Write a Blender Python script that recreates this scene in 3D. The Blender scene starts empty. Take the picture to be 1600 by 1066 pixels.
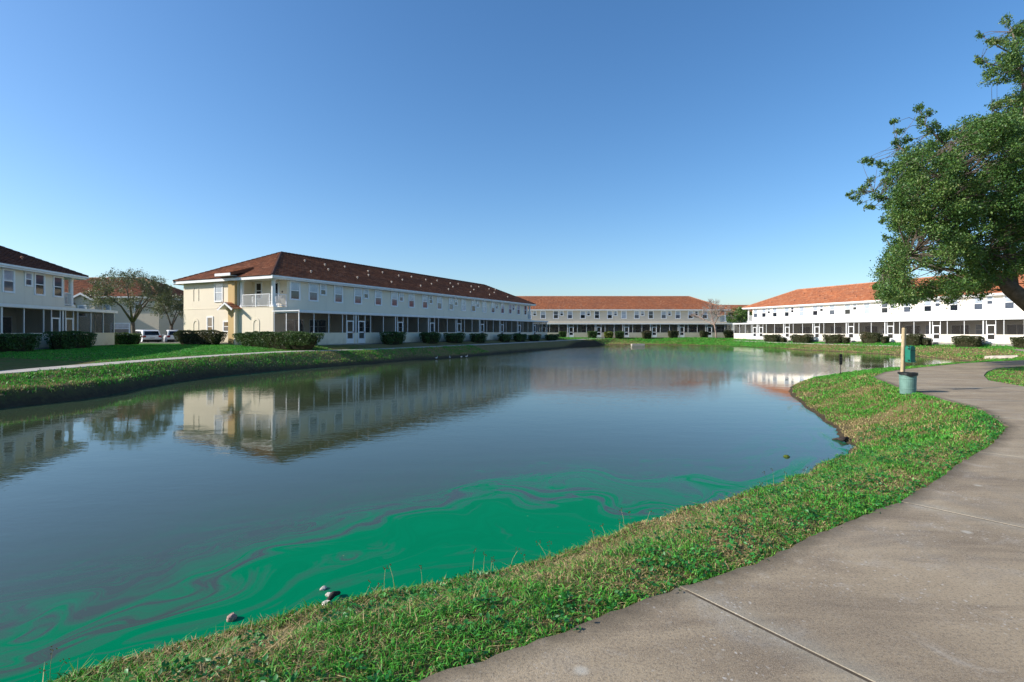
import bpy, bmesh, math, random
import numpy as np
from mathutils import Vector, Matrix

rnd = random.Random(7)
RNG = np.random.default_rng(11)
scene = bpy.context.scene
COL = scene.collection

# ------------------------------------------------------------------ camera, sky, sun, exposure
CAM_Z = 1.6
F = 840.0                                     # focal length in pixels of a 1600 px wide frame
cam_d = bpy.data.cameras.new('camera')
cam = bpy.data.objects.new('camera', cam_d)
COL.objects.link(cam)
cam.location = (0, 0, CAM_Z)
cam.rotation_euler = (math.radians(90), 0, 0)
cam_d.sensor_width = 36.0
cam_d.lens = 36.0 * F / 1600.0
cam_d.shift_y = -15.0 / 1600.0
cam_d.clip_start = 0.05
cam_d.clip_end = 6000
scene.camera = cam

SUN_EL = math.radians(28.5)
TO_SUN = Vector((-0.988 * math.cos(SUN_EL), -0.155 * math.cos(SUN_EL), math.sin(SUN_EL))).normalized()
world = bpy.data.worlds.new('World')
scene.world = world
world.use_nodes = True
wn = world.node_tree
wn.nodes.clear()
sky = wn.nodes.new('ShaderNodeTexSky')
sky.sky_type = 'NISHITA'
sky.sun_disc = False
sky.sun_elevation = SUN_EL
sky.sun_rotation = math.atan2(TO_SUN.x, TO_SUN.y)
sky.altitude = 0
sky.air_density = 1.0
sky.dust_density = 0.9
sky.ozone_density = 4.0
bg = wn.nodes.new('ShaderNodeBackground')
bg.inputs['Strength'].default_value = 0.138
wo = wn.nodes.new('ShaderNodeOutputWorld')
hue = wn.nodes.new('ShaderNodeHueSaturation')
hue.inputs['Saturation'].default_value = 1.17
wn.links.new(sky.outputs[0], hue.inputs['Color'])
wn.links.new(hue.outputs[0], bg.inputs['Color'])
wn.links.new(bg.outputs[0], wo.inputs['Surface'])

sun_d = bpy.data.lights.new('sun', 'SUN')
sun_d.energy = 4.6
sun_d.angle = math.radians(0.55)
sun_d.color = (1.0, 0.94, 0.86)
sun = bpy.data.objects.new('sun', sun_d)
COL.objects.link(sun)
sun.rotation_euler = (-TO_SUN).to_track_quat('-Z', 'Y').to_euler()

vs = scene.view_settings
vs.view_transform = 'Standard'
vs.look = 'None'
vs.exposure = 0.46
vs.gamma = 1.0
vs.use_curve_mapping = False
scene.cycles.max_bounces = 8
scene.cycles.transparent_max_bounces = 16
scene.cycles.use_denoising = True

# ------------------------------------------------------------------ helpers
def obj(name, mesh, parent=None, loc=(0, 0, 0), rotz=0.0):
    o = bpy.data.objects.new(name, mesh)
    COL.objects.link(o)
    o.location = loc
    o.rotation_euler = (0, 0, rotz)
    if parent is not None:
        o.parent = parent
    return o

def tag(o, label=None, cat=None, group=None, kind=None):
    if label: o['label'] = label
    if cat: o['category'] = cat
    if group: o['group'] = group
    if kind: o['kind'] = kind
    return o

def empty(name, loc, rotz, label, cat, group=None):
    o = obj(name, None, None, loc, rotz)
    o.empty_display_size = 0.3
    return tag(o, label, cat, group)

class MB:
    """collects polygons and turns them into one mesh"""
    def __init__(s):
        s.v, s.f, s.uv = [], [], []
    def quad(s, pts, uv=None):
        n = len(s.v)
        s.v += [tuple(p) for p in pts]
        s.f.append(tuple(range(n, n + len(pts))))
        s.uv.append(uv)
    def box(s, x0, x1, y0, y1, z0, z1):
        x0, x1 = min(x0, x1), max(x0, x1); y0, y1 = min(y0, y1), max(y0, y1); z0, z1 = min(z0, z1), max(z0, z1)
        n = len(s.v)
        s.v += [(x, y, z) for z in (z0, z1) for (x, y) in ((x0, y0), (x1, y0), (x1, y1), (x0, y1))]
        for f in ((0, 3, 2, 1), (4, 5, 6, 7), (0, 1, 5, 4), (1, 2, 6, 5), (2, 3, 7, 6), (3, 0, 4, 7)):
            s.f.append(tuple(n + i for i in f)); s.uv.append(None)
        return s
    def lathe(s, prof, n=16, c=(0, 0)):
        b = len(s.v)
        for (r, z) in prof:
            for k in range(n):
                a = 2 * math.pi * k / n
                s.v.append((c[0] + r * math.cos(a), c[1] + r * math.sin(a), z))
        for i in range(len(prof) - 1):
            for k in range(n):
                k2 = (k + 1) % n
                s.f.append((b + i * n + k, b + i * n + k2, b + (i + 1) * n + k2, b + (i + 1) * n + k)); s.uv.append(None)
        s.f.append(tuple(b + k for k in range(n))[::-1]); s.uv.append(None)
        t = b + (len(prof) - 1) * n
        s.f.append(tuple(t + k for k in range(n))); s.uv.append(None)
        return s
    def tube(s, pts, rads, n=7):
        b = len(s.v)
        pts = [Vector(p) for p in pts]
        for i, p in enumerate(pts):
            d = (pts[min(i + 1, len(pts) - 1)] - pts[max(i - 1, 0)])
            d = d.normalized() if d.length > 1e-6 else Vector((0, 0, 1))
            a = d.orthogonal().normalized() if abs(d.z) > 0.98 else d.cross(Vector((0, 0, 1))).normalized()
            c = d.cross(a)
            for k in range(n):
                t = 2 * math.pi * k / n
                q = p + (a * math.cos(t) + c * math.sin(t)) * rads[i]
                s.v.append(tuple(q))
        for i in range(len(pts) - 1):
            for k in range(n):
                k2 = (k + 1) % n
                s.f.append((b + i * n + k, b + i * n + k2, b + (i + 1) * n + k2, b + (i + 1) * n + k)); s.uv.append(None)
        s.f.append(tuple(b + k for k in range(n))[::-1]); s.uv.append(None)
        t = b + (len(pts) - 1) * n
        s.f.append(tuple(t + k for k in range(n))); s.uv.append(None)
        return s
    def mesh(s, name, mat, smooth=False):
        m = bpy.data.meshes.new(name)
        m.from_pydata(s.v, [], s.f)
        if any(u is not None for u in s.uv):
            l = m.uv_layers.new(name='UVMap')
            buf = []
            for f, u in zip(s.f, s.uv):
                buf += [c for q in (u if u is not None else [(0, 0)] * len(f)) for c in q]
            l.data.foreach_set('uv', buf)
        m.materials.append(mat)
        if smooth:
            m.polygons.foreach_set('use_smooth', [True] * len(m.polygons))
        m.update()
        return m
    def build(s, name, mat, parent=None, loc=(0, 0, 0), rotz=0.0, smooth=False):
        return obj(name, s.mesh(name, mat, smooth), parent, loc, rotz)

def np_mesh(name, verts, faces4, mat, attrs=None, tri=False, smooth=False):
    """mesh from numpy arrays; faces4: (n,4) or (n,3)"""
    k = 3 if tri else 4
    m = bpy.data.meshes.new(name)
    m.vertices.add(len(verts))
    m.vertices.foreach_set('co', np.ascontiguousarray(verts, dtype=np.float32).ravel())
    nf = len(faces4)
    m.loops.add(nf * k)
    m.loops.foreach_set('vertex_index', np.ascontiguousarray(faces4, dtype=np.int32).ravel())
    m.polygons.add(nf)
    m.polygons.foreach_set('loop_start', np.arange(0, nf * k, k, dtype=np.int32))
    m.polygons.foreach_set('loop_total', np.full(nf, k, dtype=np.int32))
    if smooth:
        m.polygons.foreach_set('use_smooth', np.ones(nf, dtype=bool))
    m.update(calc_edges=True)
    for an, arr in (attrs or {}).items():
        a = m.attributes.new(an, 'FLOAT', 'POINT')
        a.data.foreach_set('value', np.ascontiguousarray(arr, dtype=np.float32))
    m.materials.append(mat)
    return m

_tab = np.random.default_rng(5).random((256, 256))
def vnoise(x, y, sc=1.0, seed=0):
    x = np.asarray(x, float) * sc + seed * 17.3; y = np.asarray(y, float) * sc + seed * 9.7
    xi = np.floor(x).astype(int); yi = np.floor(y).astype(int)
    fx = x - xi; fy = y - yi
    fx = fx * fx * (3 - 2 * fx); fy = fy * fy * (3 - 2 * fy)
    g = lambda a, b: _tab[a & 255, b & 255]
    return (g(xi, yi) * (1 - fx) + g(xi + 1, yi) * fx) * (1 - fy) + (g(xi, yi + 1) * (1 - fx) + g(xi + 1, yi + 1) * fx) * fy

def smooth01(t):
    t = np.clip(t, 0, 1)
    return t * t * (3 - 2 * t)

def idw(x, y, pts, p=2.5):
    num = np.zeros_like(x); den = np.zeros_like(x)
    for (a, b, v) in pts:
        w = 1.0 / (((x - a) ** 2 + (y - b) ** 2) ** (p / 2) + 1e-3)
        num += w * v; den += w
    return num / den

# ------------------------------------------------------------------ material helpers
class NT:
    def __init__(s, name):
        s.m = bpy.data.materials.new(name)
        s.m.use_nodes = True
        s.t = s.m.node_tree
        s.t.nodes.clear()
        s.out = s.t.nodes.new('ShaderNodeOutputMaterial')
    def n(s, typ, props=None, **ins):
        nd = s.t.nodes.new('ShaderNode' + typ)
        for k, v in (props or {}).items():
            setattr(nd, k, v)
        for k, v in ins.items():
            key = k.replace('_', ' ')
            if key.startswith('i') and key[1:].isdigit():
                sock = nd.inputs[int(key[1:])]
            else:
                sock = nd.inputs[key]
            s.set(sock, v)
        return nd
    def set(s, sock, v):
        if hasattr(v, 'is_linked') or isinstance(v, bpy.types.NodeSocket):
            s.t.links.new(v, sock)
        elif isinstance(v, bpy.types.Node):
            s.t.links.new(v.outputs[0], sock)
        elif isinstance(v, (tuple, list)) and len(v) == 3 and sock.type == 'RGBA':
            sock.default_value = (*v, 1)
        else:
            sock.default_value = v
    def math(s, op, a, b=0.0, clamp=False):
        return s.n('Math', {'operation': op, 'use_clamp': clamp}, i0=a, i1=b).outputs[0]
    def mix(s, f, a, b, bt='MIX'):
        nd = s.n('Mix', {'data_type': 'RGBA', 'blend_type': bt})
        s.set(nd.inputs[0], f); s.set(nd.inputs[6], a); s.set(nd.inputs[7], b)
        return nd.outputs[2]
    def ramp(s, f, stops, interp='LINEAR'):
        nd = s.n('ValToRGB', i0=f)
        nd.color_ramp.interpolation = interp
        el = nd.color_ramp.elements
        while len(el) < len(stops): el.new(0.5)
        for e, (p, c) in zip(el, stops):
            e.position = p
            e.color = (*c, 1) if isinstance(c, (tuple, list)) else (c, c, c, 1)
        return nd.outputs[0]
    def noise(s, vec, scale, detail=4, rough=0.55, dist=0.0):
        nd = s.n('TexNoise', Vector=vec, Scale=scale, Detail=detail, Roughness=rough, Distortion=dist)
        return nd.outputs[0]
    def pos(s):
        return s.n('NewGeometry').outputs['Position']
    def objco(s):
        return s.n('TexCoord').outputs['Object']
    def scale(s, vec, v):
        return s.n('VectorMath', {'operation': 'MULTIPLY'}, i0=vec, i1=v).outputs[0]
    def attr(s, name):
        return s.n('Attribute', {'attribute_name': name}).outputs['Fac']
    def bump(s, h, strength=0.3, dist=0.02):
        return s.n('Bump', Height=h, Strength=strength, Distance=dist).outputs[0]
    def pbsdf(s, col, rough=0.8, spec=0.3, normal=None, **kw):
        nd = s.n('BsdfPrincipled')
        s.set(nd.inputs['Base Color'], col)
        s.set(nd.inputs['Roughness'], rough)
        s.set(nd.inputs['Specular IOR Level'], spec)
        if normal is not None: s.set(nd.inputs['Normal'], normal)
        for k, v in kw.items(): s.set(nd.inputs[k.replace('_', ' ')], v)
        return nd
    def fin(s, sh):
        s.t.links.new(sh.outputs[0] if isinstance(sh, bpy.types.Node) else sh, s.out.inputs[0])
        return s.m

def m_plain(name, col, rough=0.6, spec=0.3, var=0.12, sc=3.0, bump=0.0, **kw):
    t = NT(name)
    n = t.noise(t.objco(), sc, 5, 0.6)
    d = tuple(c * (1 - var) for c in col); u = tuple(min(1, c * (1 + var)) for c in col)
    c = t.ramp(n, [(0.3, d), (0.7, u)])
    nb = t.bump(t.noise(t.objco(), sc * 12, 4), bump, 0.01) if bump else None
    return t.fin(t.pbsdf(c, rough, spec, nb, **kw))

def m_stucco(name, col):
    t = NT(name)
    p = t.objco()
    big = t.noise(p, 0.35, 4, 0.6)
    streak = t.noise(t.scale(p, (1.6, 1.6, 0.12)), 1.5, 5, 0.65)
    c = t.mix(t.ramp(big, [(0.3, 0.0), (0.75, 1.0)]), tuple(v * 0.93 for v in col), col)
    c = t.mix(t.math('MULTIPLY', t.ramp(streak, [(0.56, 0.0), (0.8, 1.0)]), 0.35), c, tuple(v * k for v, k in zip(col, (0.62, 0.60, 0.56))))
    z = t.n('SeparateXYZ', i0=p).outputs[2]
    foot = t.math('MULTIPLY', t.math('SUBTRACT', 1.0, t.math('DIVIDE', z, 0.7), True), t.ramp(t.noise(p, 2.2, 4), [(0.35, 0.0), (0.7, 0.7)]))
    c = t.mix(foot, c, tuple(v * k for v, k in zip(col, (0.55, 0.5, 0.42))))
    b = t.bump(t.noise(p, 60, 3), 0.12, 0.01)
    return t.fin(t.pbsdf(c, 0.9, 0.15, b))

def m_tiles(name, cols, dark):
    """clay tiles: UV in metres (u along the eave, v up the slope)"""
    t = NT(name)
    uv = t.n('UVMap').outputs[0]
    cell = t.n('VectorMath', {'operation': 'FLOOR'}, i0=t.scale(uv, (1 / 0.30, 1 / 0.36, 1))).outputs[0]
    w = t.n('TexWhiteNoise', {'noise_dimensions': '2D'}, Vector=cell).outputs[0]
    c = t.ramp(w, [(0.0, cols[0]), (0.45, cols[1]), (0.85, cols[2]), (1.0, cols[3])])
    big = t.noise(uv, 0.45, 5, 0.65)
    c = t.mix(t.math('MULTIPLY', t.ramp(big, [(0.42, 0.0), (0.72, 1.0)]), 0.75), c, dark)
    st = t.noise(t.scale(uv, (0.35, 2.6, 1)), 1.0, 5, 0.65)
    c = t.mix(t.math('MULTIPLY', t.ramp(st, [(0.48, 0.0), (0.66, 1.0)]), 0.6), c, dark)
    x = t.n('SeparateXYZ', i0=uv).outputs[0]
    wave = t.math('ABSOLUTE', t.math('SINE', t.math('MULTIPLY', x, math.pi / 0.30)))
    b = t.bump(wave, 0.6, 0.06)
    return t.fin(t.pbsdf(c, 0.85, 0.2, b))

def m_leaf(name, stops, trans=0.25, gloss=0.35):
    t = NT(name)
    c = t.ramp(t.attr('rnd'), stops)
    d = t.pbsdf(c, 0.5, gloss)
    tr = t.n('BsdfTranslucent', Color=t.mix(0.5, c, (0.16, 0.22, 0.03)))
    mx = t.n('MixShader', i0=trans, i1=d.outputs[0], i2=tr.outputs[0])
    return t.fin(mx)

def m_screen(name):
    t = NT(name)
    tr = t.n('BsdfTransparent', Color=(1, 1, 1))
    d = t.pbsdf((0.045, 0.040, 0.036), 0.7, 0.2)
    mx = t.n('MixShader', i0=0.27, i1=tr.outputs[0], i2=d.outputs[0])
    return t.fin(mx)

M = {}
M['wall'] = m_stucco('cream_stucco', (0.79, 0.70, 0.54))
M['wall_white'] = m_stucco('pale_stucco', (0.80, 0.74, 0.63))
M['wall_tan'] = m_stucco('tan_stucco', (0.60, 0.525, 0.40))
M['mustard'] = m_stucco('mustard_stucco', (0.56, 0.40, 0.19))
M['trim'] = m_plain('white_trim', (0.78, 0.77, 0.74), 0.5, 0.35, 0.06)
M['alu'] = m_plain('white_aluminium', (0.74, 0.74, 0.73), 0.4, 0.4, 0.05)
M['soffit'] = m_plain('soffit_paint', (0.62, 0.58, 0.50), 0.8, 0.2, 0.05)
M['glass'] = m_plain('dark_window_glass', (0.012, 0.016, 0.022), 0.06, 0.6, 0.3, 1.0)
M['glass_blind_sky'] = m_plain('window_glass_blind_and_painted_sky', (0.34, 0.385, 0.44), 0.08, 0.6, 0.25, 2.0)  # pale blue mixes the blind with sky reflection painted into the base colour
M['glass_shade'] = m_plain('window_glass_over_grey_blind', (0.07, 0.085, 0.11), 0.08, 0.6, 0.3, 2.0)
M['screen'] = m_screen('insect_screen')
M['roof_brown'] = m_tiles('brown_clay_tiles', [(0.15, 0.055, 0.028), (0.22, 0.080, 0.038), (0.28, 0.105, 0.050), (0.32, 0.145, 0.08)], (0.10, 0.045, 0.028))
M['roof_orange'] = m_tiles('orange_clay_tiles', [(0.36, 0.13, 0.06), (0.44, 0.165, 0.075), (0.50, 0.20, 0.09), (0.50, 0.25, 0.14)], (0.30, 0.13, 0.075))
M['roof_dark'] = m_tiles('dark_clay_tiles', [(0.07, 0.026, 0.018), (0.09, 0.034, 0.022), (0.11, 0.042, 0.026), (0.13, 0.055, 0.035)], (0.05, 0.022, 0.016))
M['cap_brown'] = m_plain('brown_ridge_caps', (0.10, 0.045, 0.03), 0.85, 0.2, 0.3, 1.5)
M['cap_orange'] = m_plain('orange_ridge_caps', (0.42, 0.20, 0.11), 0.85, 0.2, 0.3, 1.5)
M['vent_pale'] = m_plain('pale_vent_pipe', (0.60, 0.50, 0.40), 0.6, 0.3, 0.1)
M['vent_clay'] = m_plain('clay_vent_pipe', (0.45, 0.21, 0.13), 0.8, 0.2, 0.15)
M['bark'] = m_plain('grey_bark', (0.145, 0.118, 0.092), 0.95, 0.1, 0.35, 6.0, 0.8)
M['bark_pale'] = m_plain('pale_twig_bark', (0.30, 0.22, 0.18), 0.95, 0.1, 0.3, 6.0, 0.5)
M['asphalt'] = m_plain('asphalt', (0.05, 0.05, 0.052), 0.9, 0.2, 0.2, 4.0, 0.3)
M['floor'] = m_plain('porch_concrete', (0.30, 0.28, 0.25), 0.9, 0.2, 0.15, 2.0)

# ------------------------------------------------------------------ ground shape
WATER_Z = -0.75
near = [(-2.9, 2.75), (-2.67, 2.91), (-2.52, 3.03), (-2.19, 3.23), (-1.91, 3.42), (-1.63, 3.61), (-1.35, 3.78), (-1.11, 3.90),
        (-0.78, 4.12), (-0.21, 4.41), (0.34, 4.74), (0.85, 5.12), (1.55, 5.66), (2.18, 6.09), (3.20, 6.73), (4.03, 7.35), (4.95, 8.31)]
shore = [(-9, -3), (-7.4, 0.2), (-5.0, 1.9)]
shore += [(x - 0.5 * 0.26, y + 0.86 * 0.26) for x, y in near]
shore += [(5.9, 9.7), (6.85, 11.0), (7.2, 11.9), (7.84, 13.2), (8.46, 14.95), (9.4, 17.6), (10.5, 20.3), (11.9, 22.9), (13.2, 24.3), (16.3, 26.9), (19.5, 28.8),
          (23.1, 30.9), (27.9, 34.0), (32.0, 37.5), (35.0, 41.0), (36.5, 44.9), (38.1, 53.4), (37.6, 62.7), (36.4, 69.0), (36.9, 77.4), (32, 89.7),
          (26, 94.5), (16, 93.6), (13.3, 90.5), (10, 84), (7.4, 77.4), (1.54, 64.7), (-3.7, 52), (-7.75, 44.9), (-9.6, 40.3), (-12.95, 34.0),
          (-15.3, 28.2), (-15.6, 23.5), (-14.9, 19.2), (-15.6, 16.6), (-17, 12), (-18, 4), (-15, -3)]
def catmull(pts, n, closed):
    out = []
    N = len(pts)
    for i in range(N if closed else N - 1):
        g = (lambda k: pts[k % N]) if closed else (lambda k: pts[min(max(k, 0), N - 1)])
        p0, p1, p2, p3 = [np.array(g(i + k), float) for k in (-1, 0, 1, 2)]
        for k in range(n):
            t = k / n
            out.append(0.5 * (2 * p1 + (p2 - p0) * t + (2 * p0 - 5 * p1 + 4 * p2 - p3) * t * t + (3 * p1 - p0 - 3 * p2 + p3) * t ** 3))
    if not closed: out.append(np.array(pts[-1], float))
    return np.array(out)
SH = catmull(shore, 4, True)

def seg_dist(x, y, poly, closed=True):
    d2 = np.full(x.shape, 1e18)
    n = len(poly)
    for i in range(n if closed else n - 1):
        a = poly[i]; b = poly[(i + 1) % n]
        e = b - a
        L2 = e @ e + 1e-12
        t = np.clip(((x - a[0]) * e[0] + (y - a[1]) * e[1]) / L2, 0, 1)
        d2 = np.minimum(d2, (x - a[0] - t * e[0]) ** 2 + (y - a[1] - t * e[1]) ** 2)
    return np.sqrt(d2)
def inside(x, y, poly):
    c = np.zeros(x.shape, bool)
    n = len(poly)
    for i in range(n):
        a = poly[i]; b = poly[(i + 1) % n]
        if a[1] == b[1]: continue
        m = ((a[1] > y) != (b[1] > y)) & (x < (b[0] - a[0]) * (y - a[1]) / (b[1] - a[1]) + a[0])
        c ^= m
    return c
def shore_s(x, y, wob=True):
    """metres from the water's edge, positive on land"""
    d = seg_dist(x, y, SH)
    s = np.where(inside(x, y, SH), -d, d)
    if wob:
        s = s + 0.10 * (vnoise(x, y, 1.3, 1) - 0.5) + 0.10 * (vnoise(x, y, 4.5, 2) - 0.5)
    return s

# near path: matching stations (left edge, right edge); every station is a joint between two slabs
PATH = [((-7.6, -2.4), (-5.9, -5.0)), ((-4.6, -0.05), (-2.9, -2.6)), ((-1.75, 1.72), (-0.1, -0.8)), ((1.04, 3.38), (2.68, 0.86)), ((3.66, 5.06), (5.45, 2.65)),
        ((6.2, 7.15), (8.2, 4.9)), ((9.0, 10.05), (11.6, 8.4)), ((10.2, 12.75), (13.4, 11.9)), ((11.2, 15.6), (14.75, 15.2)), ((12.7, 18.9), (15.6, 17.6)),
        ((14.6, 21.1), (17.2, 19.6)), ((17.0, 23.05), (19.0, 21.5)), ((19.6, 24.95), (21.2, 23.5)), ((22.4, 26.9), (23.7, 24.9)), ((25.5, 28.6), (26.7, 26.2)),
        ((28.4, 29.9), (29.6, 27.4)), ((33, 33), (34.5, 30.8)), ((37.2, 37.5), (39.0, 35.9)), ((41.0, 43.5), (43.0, 42.3)), ((45.5, 49), (47.0, 47.6))]
LEFT_EXTRA = {2: [(-0.47, 2.44), (-0.13, 2.63), (0.11, 2.76), (0.55, 3.05)], 3: [(1.45, 3.57), (1.85, 3.82), (2.51, 4.33), (3.04, 4.68)],
              4: [(4.41, 5.68), (5.0, 6.15), (5.48, 6.57)], 5: [(6.9, 7.7), (7.7, 8.45), (8.35, 9.05)], 6: [(9.3, 10.5), (9.6, 10.95), (9.85, 11.6)],
              7: [(10.5, 13.6), (10.84, 14.45)], 8: [(11.4, 16.1), (11.85, 17.0), (12.25, 17.95)], 9: [(13.3, 19.6), (13.9, 20.3)],
              10: [(15.3, 21.7), (16.1, 22.4)], 11: [(18, 23.8)], 12: [(21, 25.9)]}
path_left = []
for i, (l, r) in enumerate(PATH):
    path_left.append(l); path_left += LEFT_EXTRA.get(i, [])
path_poly = np.array(path_left + [r for l, r in PATH][::-1], float)
path_mid = np.array([((l[0] + r[0]) / 2, (l[1] + r[1]) / 2) for l, r in PATH], float)

PAVE = [np.array([(-20.5, 8, .05), (-19.4, 14, .08), (-18.7, 19.4, .10), (-18.4, 22.5, .13), (-17.9, 26.5, .17), (-16.7, 31.3, .22), (-14.9, 36, .25), (-12.0, 41.3, .19), (-9.2, 47.3, .16), (-3.0, 61, .15),
                  (4.5, 77.5, .16), (9.2, 86.0, .22), (14, 95, .28), (18, 101, .3)], float),
        np.array([(37.5, 90, .05), (39.6, 80, -.05), (41.6, 72, -.08), (44.6, 63.5, -.09), (48.6, 54.5, -.10), (52, 48, -.08), (56, 38, -.04)], float)]
PAVE_W = [1.35, 1.2]
def pave_blend(x, y, z):
    for pl, wd in zip(PAVE, PAVE_W):
        c = catmull(pl, 3, False)
        best = np.full(x.shape, 1e9); zz = np.zeros(x.shape)
        for i in range(len(c) - 1):
            a, b = c[i], c[i + 1]
            e = b[:2] - a[:2]
            t = np.clip(((x - a[0]) * e[0] + (y - a[1]) * e[1]) / (e @ e), 0, 1)
            d = np.hypot(x - a[0] - t * e[0], y - a[1] - t * e[1])
            m = d < best
            best = np.where(m, d, best); zz = np.where(m, a[2] + (b[2] - a[2]) * t, zz)
        w = 1 - smooth01((best - wd / 2 - 0.15) / 1.6)
        z = z * (1 - w) + (zz - 0.03) * w
    return z
HPTS = [(x, y, -0.03) for x, y in path_mid[:17]] + [(30, 18, -0.03), (20, 8, -0.03), (10, -10, -0.03), (-5, -10, -0.03), (40, 25, -0.03), (0, -20, 0), (27, 26, 0.0),
        (-19, 18, 0.1), (-18.4, 22, 0.13), (-18, 26.5, 0.16), (-16.8, 31.3, 0.2), (-15, 36, 0.24),
        (-28, 30, 0.42), (-30, 40, 0.5), (-24, 42, 0.5), (-32, 20, 0.45), (-16, 43, 0.5), (-10, 55, 0.5), (-1, 73, 0.5), (5, 85, 0.48), (-30, 51, 0.45), (-37, 51, 0.45), (-28, 60, 0.03), (-38, 56, 0.03), (-45, 60, 0.03), (-60, 60, 0.03), (-36, 62, 0.03),
        (-10, 102, 0.42), (0, 101, 0.42), (12, 101, 0.42), (25, 101, 0.42), (40, 100, 0.4), (41, 92, 0.3), (44, 80, 0.28), (48, 68, 0.25), (51, 57, 0.22), (55, 46, 0.2),
        (38.5, 78, 0.0), (41, 70, -0.05), (44, 62, -0.08), (47, 55, -0.08), (46, 49, -0.06), (60, 30, 0.1), (0, 150, 0.5), (-80, 80, 0.5), (80, 80, 0.4), (-40, -10, 0.3)]
CPTS = [(0, 4, -0.36), (4, 7, -0.36), (7, 10, -0.42), (8, 13, -0.5), (10, 18, -0.45), (13, 24, -0.38), (22, 30, -0.36), (30, 35, -0.42), (-16, 17, -0.22), (-16, 23, -0.26),
        (-15.5, 28, -0.34), (-13, 34, -0.42), (-8, 45, -0.42), (0, 62, -0.4), (8, 80, -0.4), (16, 94, -0.5), (26, 95, -0.5), (35, 80, -0.55), (37, 65, -0.55), (38, 52, -0.55), (36, 43, -0.5)]
W1PTS = [(0, 4, 0.28), (4, 7, 0.3), (7.5, 12, 1.5), (9.5, 17, 1.4), (12, 23, 1.0), (20, 29, 0.5), (-16, 18, 0.45), (-14, 34, 0.5), (0, 62, 0.6), (20, 94, 1.5), (36, 78, 2.4), (38, 55, 2.4)]

def ground_z(x, y, s=None):
    x = np.atleast_1d(np.asarray(x, float)); y = np.atleast_1d(np.asarray(y, float))
    if s is None: s = shore_s(x, y)
    h = idw(x, y, HPTS, 3.5)
    pd = np.where(inside(x, y, path_poly), 0.0, seg_dist(x, y, path_poly))
    w = smooth01((pd - 0.15) / 2.5)
    h = -0.03 * (1 - w) + h * w
    c = idw(x, y, CPTS, 3.0)
    w1 = idw(x, y, W1PTS, 3.0)
    d = np.hypot(x, y)
    w2 = 1.35 + 2.2 * smooth01((d - 8) / 25)
    w2 = np.where((y > 60) & (x > 10), 6.0, w2)
    t1 = smooth01(s / w1 * 0.5 + 0.5) * 2 - 1
    z = np.where(s < 0, WATER_Z + s * 0.55, WATER_Z + (c - WATER_Z) * np.clip(t1, 0, 1))
    up = smooth01((s - w1) / w2)
    z = np.where(s > w1, c + (h - c) * up, z)
    z = np.maximum(z, -2.2)
    bumpy = 0.05 * (vnoise(x, y, 0.9, 3) - 0.5) + 0.035 * (vnoise(x, y, 3.0, 4) - 0.5)
    z = z + bumpy * smooth01((pd - 0.1) / 0.8) * (s > 0)
    z = np.where(pd < 0.25, np.minimum(z, -0.02), z)
    z = np.where((pd < 0.02), -0.06, z)
    z = np.where((pd >= 0.02), -0.025 + (z + 0.025) * smooth01((pd - 0.1) / 1.3), z)
    return pave_blend(x, y, z)
def gz(x, y):
    return float(ground_z(np.array([x]), np.array([y]))[0])

def graded(segs, lim):
    """segs: [(a, b, step)]; then coarser and coarser out to +-lim"""
    out = []
    for a, b, st in segs:
        out += list(np.arange(a, b - 1e-6, st))
    out.append(segs[-1][1])
    st = segs[-1][2]; v = out[-1]
    while v < lim: st *= 1.35; v += st; out.append(v)
    st = segs[0][2]; v = segs[0][0]; pre = []
    while v > -lim: st *= 1.35; v -= st; pre.append(v)
    return np.array(pre[::-1] + out)

def grid_mesh(xs, ys):
    X, Y = np.meshgrid(xs, ys)
    nx, ny = len(xs), len(ys)
    i = np.arange(nx * ny).reshape(ny, nx)
    f = np.stack([i[:-1, :-1], i[:-1, 1:], i[1:, 1:], i[1:, :-1]], -1).reshape(-1, 4)
    return X.ravel(), Y.ravel(), f

# how green (1) or straw coloured (0) the turf is from place to place
LUSH = [(-27, 29, 0.9), (-30, 34, 1.0), (-24, 24, 0.7), (-26, 38, 1.0), (-20, 38, 1.0), (-22, 33, 1.0), (-24, 43, 1.0), (-16, 38, 0.7), (-16, 30, 0.55), (-16, 22, 0.62), (-12, 36, 0.5), (-6, 46, 0.3), (-2, 3.2, 0.42), (0, 4, 0.36), (1, 5, 0.30), (0.8, 3.9, 0.5), (4, 6.5, 0.40), (3, 5.0, 0.5), (8, 10, 0.6),
        (9, 14, 0.5), (11, 19, 0.55), (8.0, 12.5, 0.1), (10.5, 20, 0.35), (14, 25, 0.7), (22, 29.5, 0.75), (20, 16, 0.5), (20, 20, 0.35), (5, 99, 0.8), (15, 99, 0.9), (25, 99, 0.95), (35, 98, 0.9), (24, 96.5, 0.5), (20, 95, 0.25), (41, 84, 0.95), (43, 75, 1.0), (47, 65, 1.0), (51, 56, 0.95),
        (38, 70, 0.2), (40, 58, 0.2), (39, 50, 0.25), (42, 60, 0.35), (5, 80, 0.5), (0, 65, 0.5)]

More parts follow.
